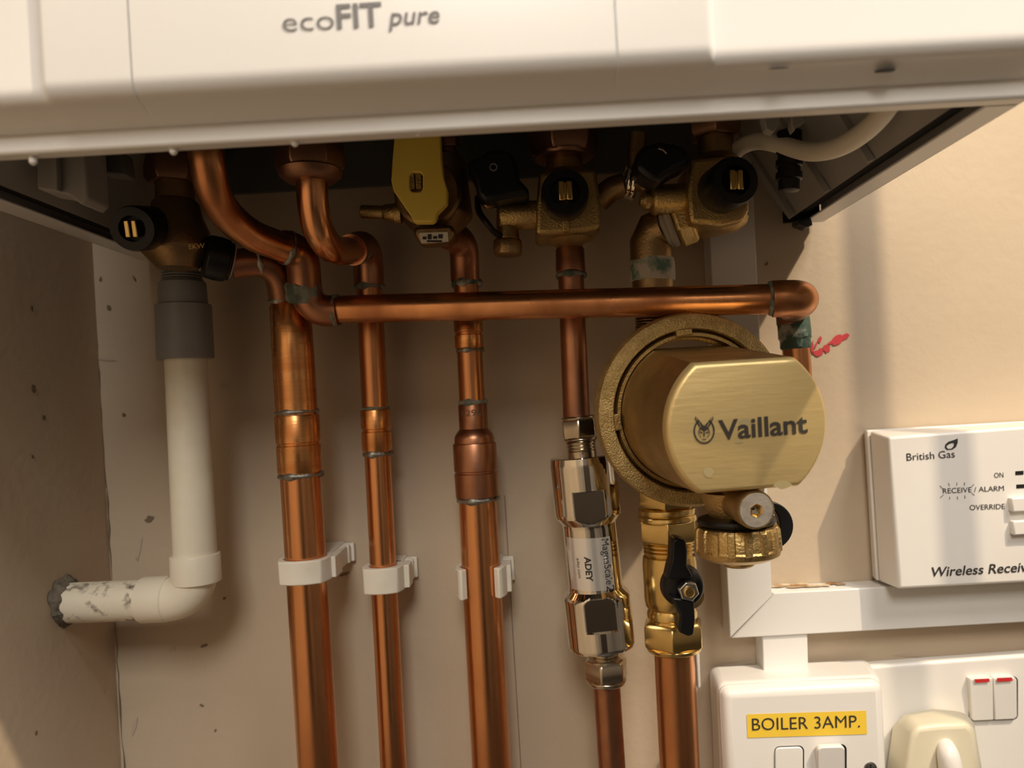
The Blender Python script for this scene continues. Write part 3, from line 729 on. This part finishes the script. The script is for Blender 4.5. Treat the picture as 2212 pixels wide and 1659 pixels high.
mb.build('body', M['brass'], t, angle=32)  # shade on top and sides put in as darker brass than the face
bd = fm.build('front_face', M['brass_face'], t, angle=32, label='flat brushed brass face')
def FP(u, v, e=.0003):      # picture point on the engraved face
    ray_ = P(u, v, .10)-V((0, -D, ZC)); o = V((0, -D, ZC)); p0 = Fc+ax*e
    k = (p0-o).dot(ax)/ray_.dot(ax); return o+ray_*k
tm = MB()
a, b = FP(1553, 950), FP(1745, 934); dd = b-a; wd = dd.length; dd.normalize(); uu = (fy-dd*fy.dot(dd)).normalized()
vs, fs = text_fit('Vaillant', .020, 0, wd, 41*S(.15)); tm.add([a+dd*x+uu*y for x, y in vs], fs)
tm.build('lettering', M['engrave'], bd, label='dark engraved maker name')
em = MB(); c = (1521, 930)
def fpoly(q): em.add([FP(c[0]+x, c[1]+y-.0*x) for x, y in q], [list(range(len(q)))])
k = 36
ring_pts = []
for i in range(k+1):
    an = math.radians(-90+32)+(2*math.pi-math.radians(64))*i/k
    ring_pts.append(((23*math.cos(an)), (28*math.sin(an)+1), (19.5*math.cos(an)), (24.5*math.sin(an)+1)))
for p, q in zip(ring_pts, ring_pts[1:]): fpoly([(p[0], p[1]), (q[0], q[1]), (q[2], q[3]), (p[2], p[3])])
for s in (-1, 1):
    fpoly([(s*19, -32), (s*16.5, -28), (s*5, -8), (s*2.5, -12)]); fpoly([(s*19, -32), (s*20, -25), (s*10, -6), (s*8, -10), (s*17.5, -26)])
    fpoly([(s*2, -12), (s*10, -6), (s*9, -3), (s*3, 0), (0, 4), (0, -10)]); fpoly([(s*10, -5), (s*12.5, 4), (s*11, 12), (s*10, 4), (s*8.5, -2)])
    fpoly([(s*4, 3), (s*8, 2), (s*8.5, 5), (s*4.5, 7)]); fpoly([(s*7, 11), (s*10, 10), (s*7, 17)])
    fpoly([(s*.3, 4), (s*2.2, 5), (s*1.5, 13), (s*.3, 15)]); fpoly([(0, 19), (s*5, 17), (s*5, 18.4), (0, 21)])
em.build('emblem', M['engrave'], bd, label='dark round animal head emblem')
for u, v, a, b in [(1690, 1047, 20, 9), (1530, 1020, 12, 11), (1597, 955, 8, 3), (1610, 912, 12, 8), (1517, 889, 1.5, 1.5)]:
    mb = MB(); kk = 14; mb.add([FP(u+a*random.uniform(.8, 1.15)*math.cos(6.283*i/kk), v+b*random.uniform(.8, 1.15)*math.sin(6.283*i/kk), .00018) for i in range(kk)], [list(range(kk))])
    mb.build('tarnish_spot', M['patina'], bd)
# drain below the face
mb = MB(); a = P(1580, 1050, .118); b = P(1590, 1128, .116); dx = b-a
mb.lathe(a, dx, [(0, .0145), (dx.length*.5, .0125), (dx.length*.9, .0105), (dx.length, .0105)], 36); mb.build('drain_neck', M['brass'], t)
Lk = Line(1591, 1130, 1596, 1222, .116)
mb = MB(); Lk.col(mb, [(1112, 60), (1118, 82), (1124, 84), (1130, 80), (1134, 60)]); mb.build('rubber_washer', M['black'], t)
def knurl(a, h): 
    q = math.cos(16*a); return 1+(.020 if q > .35 else -.024 if q < .1 else -.006)
mb = MB(); Lk.col(mb, [(1130, 62), (1136, 84), (1142, 88), (1178, 90), (1186, 90)], 256, mod=knurl, cap=False)
Lk.col(mb, [(1176, 86), (1184, 90), (1196, 87), (1206, 68), (1209, 34), (1218, 34), (1222, 30)], 72)
mb.build('drain_cap', M['brass'], t, angle=30, label='knurled brass drain cap')
mb = MB(); c = P(1635, 1103, .146); bx = (OUT+RT*.12-UP*.06).normalized()
back = c-bx*.034
mb.lathe(back, bx, [(0, 39*S(.14)), (.026, 42*S(.14)), (.032, 43*S(.146)), (.0335, 41*S(.146)), (.0335, 38.5*S(.146)), (.033, 38*S(.146))], 40, cap=False)
k = mb.build('vent_boss', M['brass'], t)
mb = MB(); mb.lathe(back, bx, [(.030, 38.6*S(.146)), (.0332, 38.6*S(.146)), (.0338, 37*S(.146)), (.0338, 14*S(.146)), (.0305, 13*S(.146)), (.0305, .0005)], 48, cap=False); k2 = mb.build('vent_screw', M['plug_glint'], k, label='grey vent screw with a hexagon socket')
mb = MB(); x_, y_, z_ = frame(bx, UP)
mb.lathe(back, bx, [(.031, 12*S(.146)), (.0337, 16*S(.146)), (.0340, 15.5*S(.146)), (.0332, 11.5*S(.146)), (.0315, 11.*S(.146))], 6, cap=False); mb.build('hexagon_socket', M['brass_new'], k2, angle=20)
mb = MB(); cc = P(1655, 1137, .104)
outer, inner = [], []
for i in range(25):
    an = math.radians(-105+210*i/24); outer.append(cc+V((.0128*math.cos(an), 0, -.0118*math.sin(an)))); inner.append(cc+V((.0065*math.cos(an), 0, -.0095*math.sin(an))))
mb.ribbon_ring(outer, inner, V((0, .006, 0)), closed=False); mb.build('cap_strap', M['black'], t, bevel=.0006, label='black rubber cap strap')

# ------------------------------------------------------------------ ball valve under the filter
L5v = Line(1437, 1050, 1457, 1410, .045)
t = thing('ball_valve', 'shiny brass ball valve with a black two-winged lever, above a thick copper pipe', 'valve', L5v.p(1405))
mb = MB(); L5v.hexn(mb, 1040, 1098, 64, rot=.2); L5v.col(mb, [(1096, 60), (1098, 61), (1110, 60), (1114, 52)]); mb.build('top_collar', M['brass_new'], t, bevel=.0005)
mb = MB(); L5v.hexn(mb, 1114, 1170, 66, rot=.15); L5v.col(mb, [(1108, 56), (1112, 62), (1122, 64), (1126, 60)]); mb.build('top_nut', M['brass_new'], t, bevel=.0005)
mb = MB(); pr = [(1165, 52)]
for i in range(3): pr += [(1170+i*8, 50), (1173+i*8, 54), (1176+i*8, 54), (1178+i*8, 50)]
pr += [(1196, 50), (1200, 56), (1215, 58), (1290, 58), (1306, 56), (1312, 50), (1320, 54), (1330, 54), (1334, 48), (1348, 50)]
L5v.col(mb, pr); mb.build('body', M['brass_new'], t)
mb = MB(); L5v.hexn(mb, 1338, 1396, 69, rot=.2); L5v.col(mb, [(1392, 62), (1402, 58), (1408, 45)]); mb.build('bottom_nut', M['brass_new'], t, bevel=.0005)
mb = MB(); c = P(1478, 1268, .056); mb.lathe(c, OUT, [(0, .0075), (.018, .0065)], 24); mb.build('stem', M['brass_new'], t)
mb = MB(); c = P(1475, 1267, .074); mb.lathe(c-OUT*.005, OUT, [(0, 45*S(.074)), (.001, 47*S(.074)), (.007, 45*S(.078)), (.009, 36*S(.08)), (.0095, 20*S(.08))], 36)
for q in ([(1452, 1168), (1462, 1162), (1482, 1168), (1485, 1190), (1484, 1222), (1498, 1248), (1440, 1252), (1446, 1226), (1451, 1210)], [(1450, 1290), (1500, 1296), (1502, 1340), (1499, 1372), (1488, 1376), (1466, 1366), (1469, 1330)]):
    mb.prism([P(u, v, .086) for u, v in q], V((0, .012, 0)))
lv = mb.build('lever', M['black'], t, bevel=.0012, label='black two-winged plastic lever')
c = P(1484, 1273, .083); mb = MB(); mb.hexn(c, OUT, 23*S(.085), .005, hint=UP, rot=.25); k = mb.build('hexagon_nut', M['steel'], lv, bevel=.0003)
mb = MB(); mb.lathe(c+OUT*.003, OUT, [(0, 12*S(.085)), (.003, 12*S(.085)), (.0036, 9*S(.085)), (.0036, .0002)], 20, cap=False)
k2 = mb.build('screw', M['brass_new'], lv)

# ------------------------------------------------------------------ chrome scale reducer
L6 = Line(1252, 930, 1306, 1450, .045)
t = thing('scale_reducer', 'mirror-bright chrome cylinder fitted in the slim copper pipe', 'water treatment cylinder', L6.p(1480))
mb = MB(); L6.hexn(mb, 902, 948, 40, rot=.1); L6.col(mb, [(898, 30), (899, 36), (904, 38)]); L6.col(mb, [(946, 38), (953, 34), (954, 30)]); mb.build('inlet_nut', M['chrome_dull'], t, bevel=.0006)
mb = MB(); pr = []
for i in range(3): pr += [(953+i*7, 29), (955+i*7, 32), (957+i*7, 32), (959+i*7, 29)]
pr += [(974, 31), (990, 31)]; L6.col(mb, pr); mb.build('inlet_thread', M['chrome_dull'], t)
def dense(segs):
    out = []
    for (v0, h0), (v1, h1) in zip(segs, segs[1:]):
        k = max(1, int(abs(v1-v0)/2.5)); out += [(v0+(v1-v0)*i/k, h0+(h1-h0)*i/k) for i in range(k)]
    return out+[segs[-1]]
pr = dense([(984, 44), (984, 66), (986, 70), (1000, 72), (1106, 72), (1112, 71), (1128, 59), (1134, 58), (1262, 58), (1268, 59), (1282, 70), (1288, 72), (1388, 72), (1394, 70), (1397, 66), (1397, 40)])
mb = MB(); L6.col(mb, pr, 120)
S6 = S(.045)
for i, p in enumerate(mb.v):
    d = p-L6.o; hh = d.dot(L6.ax); rad_ = d-L6.ax*hh; fr = -rad_.y
    for v0, v1 in ((1054, 1128), (1278, 1346)):
        if L6.h(v0) < hh < L6.h(v1):
            nx = V((.0, -1, 0)).normalized(); e = rad_.dot(nx)
            if e > 63*S6: mb.v[i] = p-nx*(e-63*S6)
cyl = mb.build('cylinder', M['chrome'], t, angle=22)
def cyl_text(mb, s, v0, v1, ang, cap):       # lettering read downwards, wrapped round the narrow middle
    ln = L6.h(v1)-L6.h(v0); r = 58*S6+.0002; vs, fs = text_fit(s, .035 if s == 'ADEY' else 0, 0, ln, cap*S6)
    out = []
    for x, y in vs:
        a = ang+y/r; out.append(L6.o+L6.ax*(L6.h(v0)+x)+V((math.sin(a)*r, -math.cos(a)*r, 0)))
    mb.add(out, fs)
vs, fs = [], []
for i in range(2):
    for j in range(33):
        a = -1.15+1.85*j/32; vs.append(L6.o+L6.ax*L6.h((1152, 1262)[i])+V((math.sin(a), -math.cos(a), 0))*(58*S6+.00008))
fs = [[j, j+1, 34+j, 33+j] for j in range(32)]
MB().add(vs, fs).build('label_film', M['film'], cyl, label='pale shiny printed label')
for a_ in (('MagnaScale', 1156, 1251, .33, 17, 'ink'), ('2', 1253, 1266, .33, 19, 'ink'), ('ADEY', 1190, 1242, -.36, 13, 'ink'), ('adey.com', 1194, 1236, -.68, 7.5, 'ink')):
    tm = MB(); cyl_text(tm, *a_[:5]); tm.build('lettering', M[a_[5]], cyl)
L6b = Line(1306, 1400, 1306+5, 1480, .045)
mb = MB(); pr = [(1394, 29)]
for i in range(3): pr += [(1398+i*8, 29), (1401+i*8, 33), (1403+i*8, 33), (1406+i*8, 29)]
L6b.col(mb, pr+[(1430, 29)]); mb.build('outlet_thread', M['chrome_dull'], t)
mb = MB(); L6b.hexn(mb, 1422, 1468, 48, rot=.3); L6b.col(mb, [(1418, 36), (1424, 42)]); L6b.col(mb, [(1465, 44), (1476, 40), (1480, 30)]); mb.build('outlet_nut', M['chrome_dull'], t, bevel=.0007)

# ------------------------------------------------------------------ pipe clips
def clip(L, v0, v1, hw_in, hw_out, label, open_=False, lug=(20, 40)):
    p0, p1 = L.p(v0), L.p(v1); n = (p1-p0); ri, ro = hw_in*S(L.Y)+.0002, hw_out*S(L.Y)
    t = thing('pipe_clip', label, 'pipe clip', V((p0.x, -.01, p1.z)), 'white plastic pipe clips')
    def loop(r, sq, an):
        c, s = math.cos(an), math.sin(an); k = r/(max(abs(c), abs(s))**sq if sq else 1); return V((k*c, -k*s, 0))
    a0, a1 = (-math.pi/2-2.55, -math.pi/2+2.55) if not open_ else (-math.pi/2-2.25, -math.pi/2+2.25)
    # angle measured so that +pi/2 points out to the room, -pi/2 to the wall
    N = 40; full = not open_
    if full: an = [2*math.pi*i/N for i in range(N)]
    else: an = [math.radians(-90)-math.radians(140)+math.radians(280)*i/(N-1) for i in range(N)]
    mb = MB(); mb.ribbon_ring([p0+loop(ro, .35, a) for a in an], [p0+loop(ri, 0, a) for a in an], n, closed=full)
    band = mb.build('band', M['clip'], t, bevel=.0007)
    w0 = ro*.8; mb = MB(); hz = n
    def slab(xa, xb, Ya, Yb, k0=0., k1=1.):
        a = p0+n*k0; b = p0+n*k1
        mb.hull8([V((a.x+xa, -Ya, a.z)), V((a.x+xb, -Ya, a.z)), V((b.x+xb, -Ya, b.z)), V((b.x+xa, -Ya, b.z)),
                  V((a.x+xa, -Yb, a.z)), V((a.x+xb, -Yb, a.z)), V((b.x+xb, -Yb, b.z)), V((b.x+xa, -Yb, b.z))])
    yb = L.Y-ri*.9
    slab(-w0, w0, .0005, max(yb, .004))
    slab(w0-.001, w0+lug[0]*S(L.Y), max(L.Y-ro*.9, .005), L.Y+.001, .05, .95)
    slab(w0-.001, w0+lug[0]*S(L.Y)*.7, .001, max(L.Y-ro*.5, .006), .1, .9)
    for k in range(3): slab(w0-.002, w0+(lug[0]*.55+lug[1]*.16*(2-k))*S(L.Y), .001+k*.0052, .0042+k*.0052, .08, .92)
    mb.build('base', M['clip'], t, bevel=.0004)
    return t
clip(L1, 1202, 1252, 44, 56, 'white plastic clip closed around the thickest copper pipe')
clip(L2, 1220, 1274, 29, 45, 'white plastic clip closed around the thin copper pipe, the middle one of three')
clip(L3, 1220, 1284, 43, 55, 'open-jawed white plastic clip gripping the copper gas pipe', True)

# ------------------------------------------------------------------ white cable under the boiler
pts = crom([P(1575, 345, .050), P(1600, 318, .058), P(1640, 305, .072), P(1690, 314, .090), P(1750, 328, .112), P(1810, 318, .132), P(1866, 285, .150), P(1910, 240, .164), P(1935, 195, .172), P(1945, 150, .174)], 8)
mb = MB(); mb.tube(pts, .0042, 24); tag(mb.build('power_cable', M['cable']), 'thick white cable sagging under the boiler beside the black-capped valve', 'cable')

# ------------------------------------------------------------------ cable trunking
def quadbox(mb, q, Y0, Y1):           # a picture quadrilateral at depth Y1 pushed back to depth Y0
    f = [P(u, v, Y1) for u, v in q]; return mb.prism(f, V((0, Y1-Y0, 0)))
YT = .017
mb = MB(); quadbox(mb, [(1522, 300), (1622, 300), (1668, 1288), (1577, 1379)], 0.0005, YT)
t = tag(mb.build('cable_trunking', M['trunk'], bevel=.0006), 'upright white cable trunking with a mitred foot, behind the brass filter', 'cable trunking', 'white cable trunking')
mb = MB(); quadbox(mb, [(1670, 1286), (1671, 1281), (1840, 1272), (2300, 1246), (2303, 1339), (1581, 1379)], 0.0005, YT)
t = tag(mb.build('cable_trunking', M['trunk'], bevel=.0006), 'level white cable trunking with a rusty dusty top, below the wireless receiver', 'cable trunking', 'white cable trunking')
mb = MB(); random.seed(3)
a, b = P(1682, 1280, YT), P(1835, 1271, YT); 
for i in range(9):
    f0 = i/9; c = a*(1-f0)+b*f0; c.z += .00045; k = 12; cy = -.002-random.uniform(.001, .009)
    mb.add([V((c.x+.006*random.uniform(.6, 1.2)*math.cos(6.283*j/k)*(1 if i < 5 else .6)+.003, cy+min(.0030, .0035*random.uniform(.5, 1))*math.sin(6.283*j/k), c.z+.0002-.0*j)) for j in range(k)], [list(range(k))])
o = mb.build('rust_dust', M['rust'], t)
mb = MB(); quadbox(mb, [(1647, 1370), (1744, 1364), (1747, 1470), (1650, 1474)], 0.0005, .0155)
tag(mb.build('cable_trunking', M['trunk'], bevel=.0006), 'short white trunking stub standing on the fused switch box', 'cable trunking', 'white cable trunking')
mb = MB(); quadbox(mb, [(1502, 1390), (1510, 1390), (1514, 1484), (1508, 1490)], .0005, .012)
tag(mb.build('cable_clip', M['trunk'], bevel=.0006), 'thin white plastic strip on the wall behind the thick copper pipe', 'strip')

# ------------------------------------------------------------------ wireless receiver
YRv = .034
t = thing('wireless_receiver', 'white wall-mounted heating receiver with printed legends and two buttons', 'receiver', P(2100, 1270, .01))
fq = [(1920, 944), (2470, 902), (2495, 1243), (1942, 1273)]
Bq = [P(u, v, .001) for u, v in [(1866, 929), (2380, 900), (2400, 1228), (1884, 1246)]]
Mq = [P(u, v, .012) for u, v in [(1878, 931), (2406, 900), (2428, 1237), (1898, 1256)]]
Fq = [P(u, v, YRv) for u, v in fq]
mb = MB(); mb.hull8(Bq[:4]+[p for p in [P(u, v, .011) for u, v in [(1872, 929), (2406, 899), (2428, 1236), (1893, 1255)]]]); mb.build('back_plate', M['plastic'], t, bevel=.001)
mb = MB(); mb.hull8(Mq+Fq); fr = mb.build('front_cover', M['plastic'], t, bevel=.0016, seg=3)
e = YRv+.0003
for a_ in (('British Gas', (1959, 995), (2063, 988), e, 15.5, .0), ('ON', (2148, 1032), (2168, 1031), e, 10.5, .0), ('RECEIVE / ALARM', (2037, 1066), (2169, 1060), e, 11, .0),
           ('OVERRIDE', (2095, 1102), (2171, 1099), e, 11, .0), ('Wireless Receiver', (2009, 1246), (2246, 1233), e, 20, .012, .22)):
    tm = MB(); put_text(tm, *a_); tm.build('lettering', M['ink'], fr)
tm = MB()
for u0, v0, u1, v1 in [(2030, 1049, 2037, 1056), (2049, 1043, 2051, 1050), (2067, 1042, 2067, 1049), (2083, 1049, 2084, 1042), (2098, 1052, 2104, 1046),
                       (2031, 1075, 2038, 1069), (2051, 1079, 2052, 1073), (2069, 1079, 2068, 1072), (2085, 1077, 2084, 1070), (2099, 1065, 2105, 1070)]: stroke(tm, u0, v0, u1, v1, 1.2, e)
tm.build('flash_marks', M['ink'], fr)
tm = MB()
O = [(2069, 947), (2069, 956), (2065, 966), (2057, 971), (2046, 972), (2041, 967), (2042, 960), (2049, 954), (2059, 951)]
I = [(2060, 957), (2061, 961), (2059, 965), (2055, 969), (2049, 970), (2045, 967), (2045, 963), (2050, 959), (2056, 957)]
for i in range(9):
    j = (i+1) % 9; flatpoly(tm, [O[i], O[j], I[j], I[i]], e)
tm.build('flame_emblem', M['ink'], fr)
for q in ([(2194, 1018), (2211, 1017), (2211, 1025), (2194, 1026)], [(2196, 1047), (2213, 1046), (2213, 1054), (2196, 1055)]):
    mb = MB(); quadbox(mb, q, YRv-.002, e); mb.build('indicator_window', M['void'], t)
for q in ([(2186, 1076), (2240, 1073), (2241, 1104), (2188, 1107)], [(2189, 1126), (2242, 1123), (2243, 1154), (2191, 1157)]):
    mb = MB(); quadbox(mb, q, YRv-.002, YRv+.004); mb.build('button', M['plastic'], t, bevel=.0008)

# ------------------------------------------------------------------ fused switch box
YS, YP = .047, .036
t = thing('fused_switch', 'white fused switch box with a yellow label, under the short trunking stub', 'switch', P(1730, 1690, .02))
mb = MB(); mb.hull8([P(u, v, .0005) for u, v in [(1530, 1436), (1878, 1420), (1893, 1765), (1545, 1780)]]+[P(u, v, YP) for u, v in [(1549, 1478), (1906, 1462), (1922, 1826), (1566, 1840)]])
mb.build('back_box', M['plastic'], t, bevel=.005, seg=4)
mb = MB(); quadbox(mb, [(1558, 1489), (1911, 1472), (1928, 1840), (1576, 1856)], YP+.0003, YS)
fp = mb.build('faceplate', M['plastic'], t, bevel=.006, seg=4)
e = YS+.0003
mb = MB(); flatpoly(mb, [(1613, 1543), (1871, 1535), (1873, 1586), (1615, 1594)], e); sk = mb.build('sticker', M['label'], fp, label='yellow printed label')
tm = MB(); put_text(tm, 'BOILER 3AMP.', (1625, 1578), (1858, 1571), e+.0003, 26, -.004); tm.build('lettering', M['ink'], sk)
def rrect(u0, v0, u1, v1, r, skew=-.04):
    pts = []
    for (cx, cy, a0) in ((u1-r, v0+r, -90), (u1-r, v1-r, 0), (u0+r, v1-r, 90), (u0+r, v0+r, 180)):
        for k in range(5):
            an = math.radians(a0+90*k/4); pts.append((cx+r*math.cos(an), cy+r*math.sin(an)+skew*(cx-u0)))
    return pts
mb = MB(); quadbox(mb, rrect(1673, 1613, 1737, 1762, 11), YS-.001, e); mb.build('recess_shade', M['void'], fp)  # black sheet painted for the shaded gap around the fuse holder
mb = MB(); quadbox(mb, rrect(1675, 1616, 1735, 1760, 10), YS-.002, YS+.0012); mb.build('fuse_holder', M['plastic'], fp, bevel=.0005)
mb = MB(); quadbox(mb, rrect(1763, 1610, 1829, 1700, 11), YS-.001, e); mb.build('recess_shade', M['void'], fp)  # black sheet painted for the shaded gap around the rocker
mb = MB(); q = rrect(1766, 1614, 1826, 1698, 10)
mb.prism([P(u, v, YS+.005 if v < 1650 else YS+.001) for u, v in q], V((0, .004, 0))); mb.build('rocker', M['plastic'], fp, bevel=.0008)
c = P(1880, 1660, YS); mb = MB(); mb.lathe(c-OUT*.001, OUT, [(0, .0038), (.0012, .0036), (.0015, .003)], 24); k = mb.build('screw', M['steel'], fp)
mb = MB(); mb.obox(c+OUT*.0004, V((.0004, 0, 0)), V((0, 0, .003)), V((0, .0003, 0))); mb.build('screw_slot', M['void'], k)

# ------------------------------------------------------------------ double socket and plug
YK = .010
t = thing('wall_socket', 'white double wall socket with red-marked switches beside the fused switch box', 'socket', P(2150, 1700, .0))
mb = MB(); quadbox(mb, [(1868, 1440), (2440, 1398), (2456, 1738), (1884, 1764)], .0005, YK)
fp = mb.build('faceplate', M['plastic'], t, bevel=.002, seg=3)
mb = MB(); quadbox(mb, rrect(2093, 1465, 2199, 1558, 10), YK-.001, YK+.0003); mb.build('recess_shade', M['void'], fp)  # black sheet behind the rockers, painted for the shade between them
for q, rq in (([(2096, 1467), (2145, 1465), (2147, 1556), (2103, 1558), (2098, 1552)], [(2104, 1467), (2137, 1465.5), (2138, 1473), (2108, 1475)]),
              ([(2147, 1465), (2192, 1463), (2197, 1469), (2198, 1548), (2192, 1554), (2149, 1556)], [(2153, 1464.5), (2186, 1463), (2188, 1471), (2155, 1473)])):
    mb = MB(); mb.prism([P(u, v, YK+.0022 if v > 1500 else YK+.0045) for u, v in q], V((0, .005, 0))); k = mb.build('rocker', M['plastic'], t, bevel=.0006)
    mb = MB(); mb.add([P(u, v, YK+.0052) for u, v in rq], [list(range(4))]); mb.build('on_mark', M['red'], k, label='red on-mark')
t = thing('mains_plug', 'cream mains plug pushed into the double wall socket', 'plug', P(2030, 1700, .02))
Y1 = .044
bk = [(1950, 1560), (1975, 1540), (2025, 1530), (2072, 1536), (2098, 1560), (2110, 1740), (1925, 1745)]
ft = [(1974, 1576), (1982, 1567), (2020, 1562), (2098, 1557), (2110, 1566), (2150, 1820), (1940, 1830)]
bk = [P(u, v, YK+.0008) for u, v in [(1926, 1570), (1950, 1543), (2015, 1530), (2070, 1535), (2095, 1560), (2125, 1735), (1900, 1745)]]
mdl = [P(u, v, .028) for u, v in [(1945, 1570), (1962, 1548), (2020, 1536), (2082, 1538), (2104, 1560), (2136, 1780), (1918, 1790)]]
ft = [P(u, v, Y1) for u, v in [(1968, 1590), (1980, 1570), (2030, 1565), (2090, 1562), (2106, 1578), (2150, 1822), (1932, 1834)]]
mb = MB(); k = 7; mb.add(bk+mdl+ft, [list(range(7))[::-1], [14+i for i in range(7)]]+[[r*7+i, r*7+(i+1) % 7, (r+1)*7+(i+1) % 7, (r+1)*7+i] for r in (0, 1) for i in range(7)])
mb.build('plug_body', M['cream'], t, bevel=.003, seg=4, angle=50)
pts, rr = crom([P(2040, 1606, Y1-.002), P(2048, 1630, Y1+.003), P(2056, 1680, Y1+.004), P(2064, 1760, Y1+.002), P(2068, 1860, Y1-.002)], 6, [.004, .0056, .0062, .0062, .005])
mb = MB(); mb.tube(pts, rr, 24); mb.build('cord_guard', M['plastic'], t)
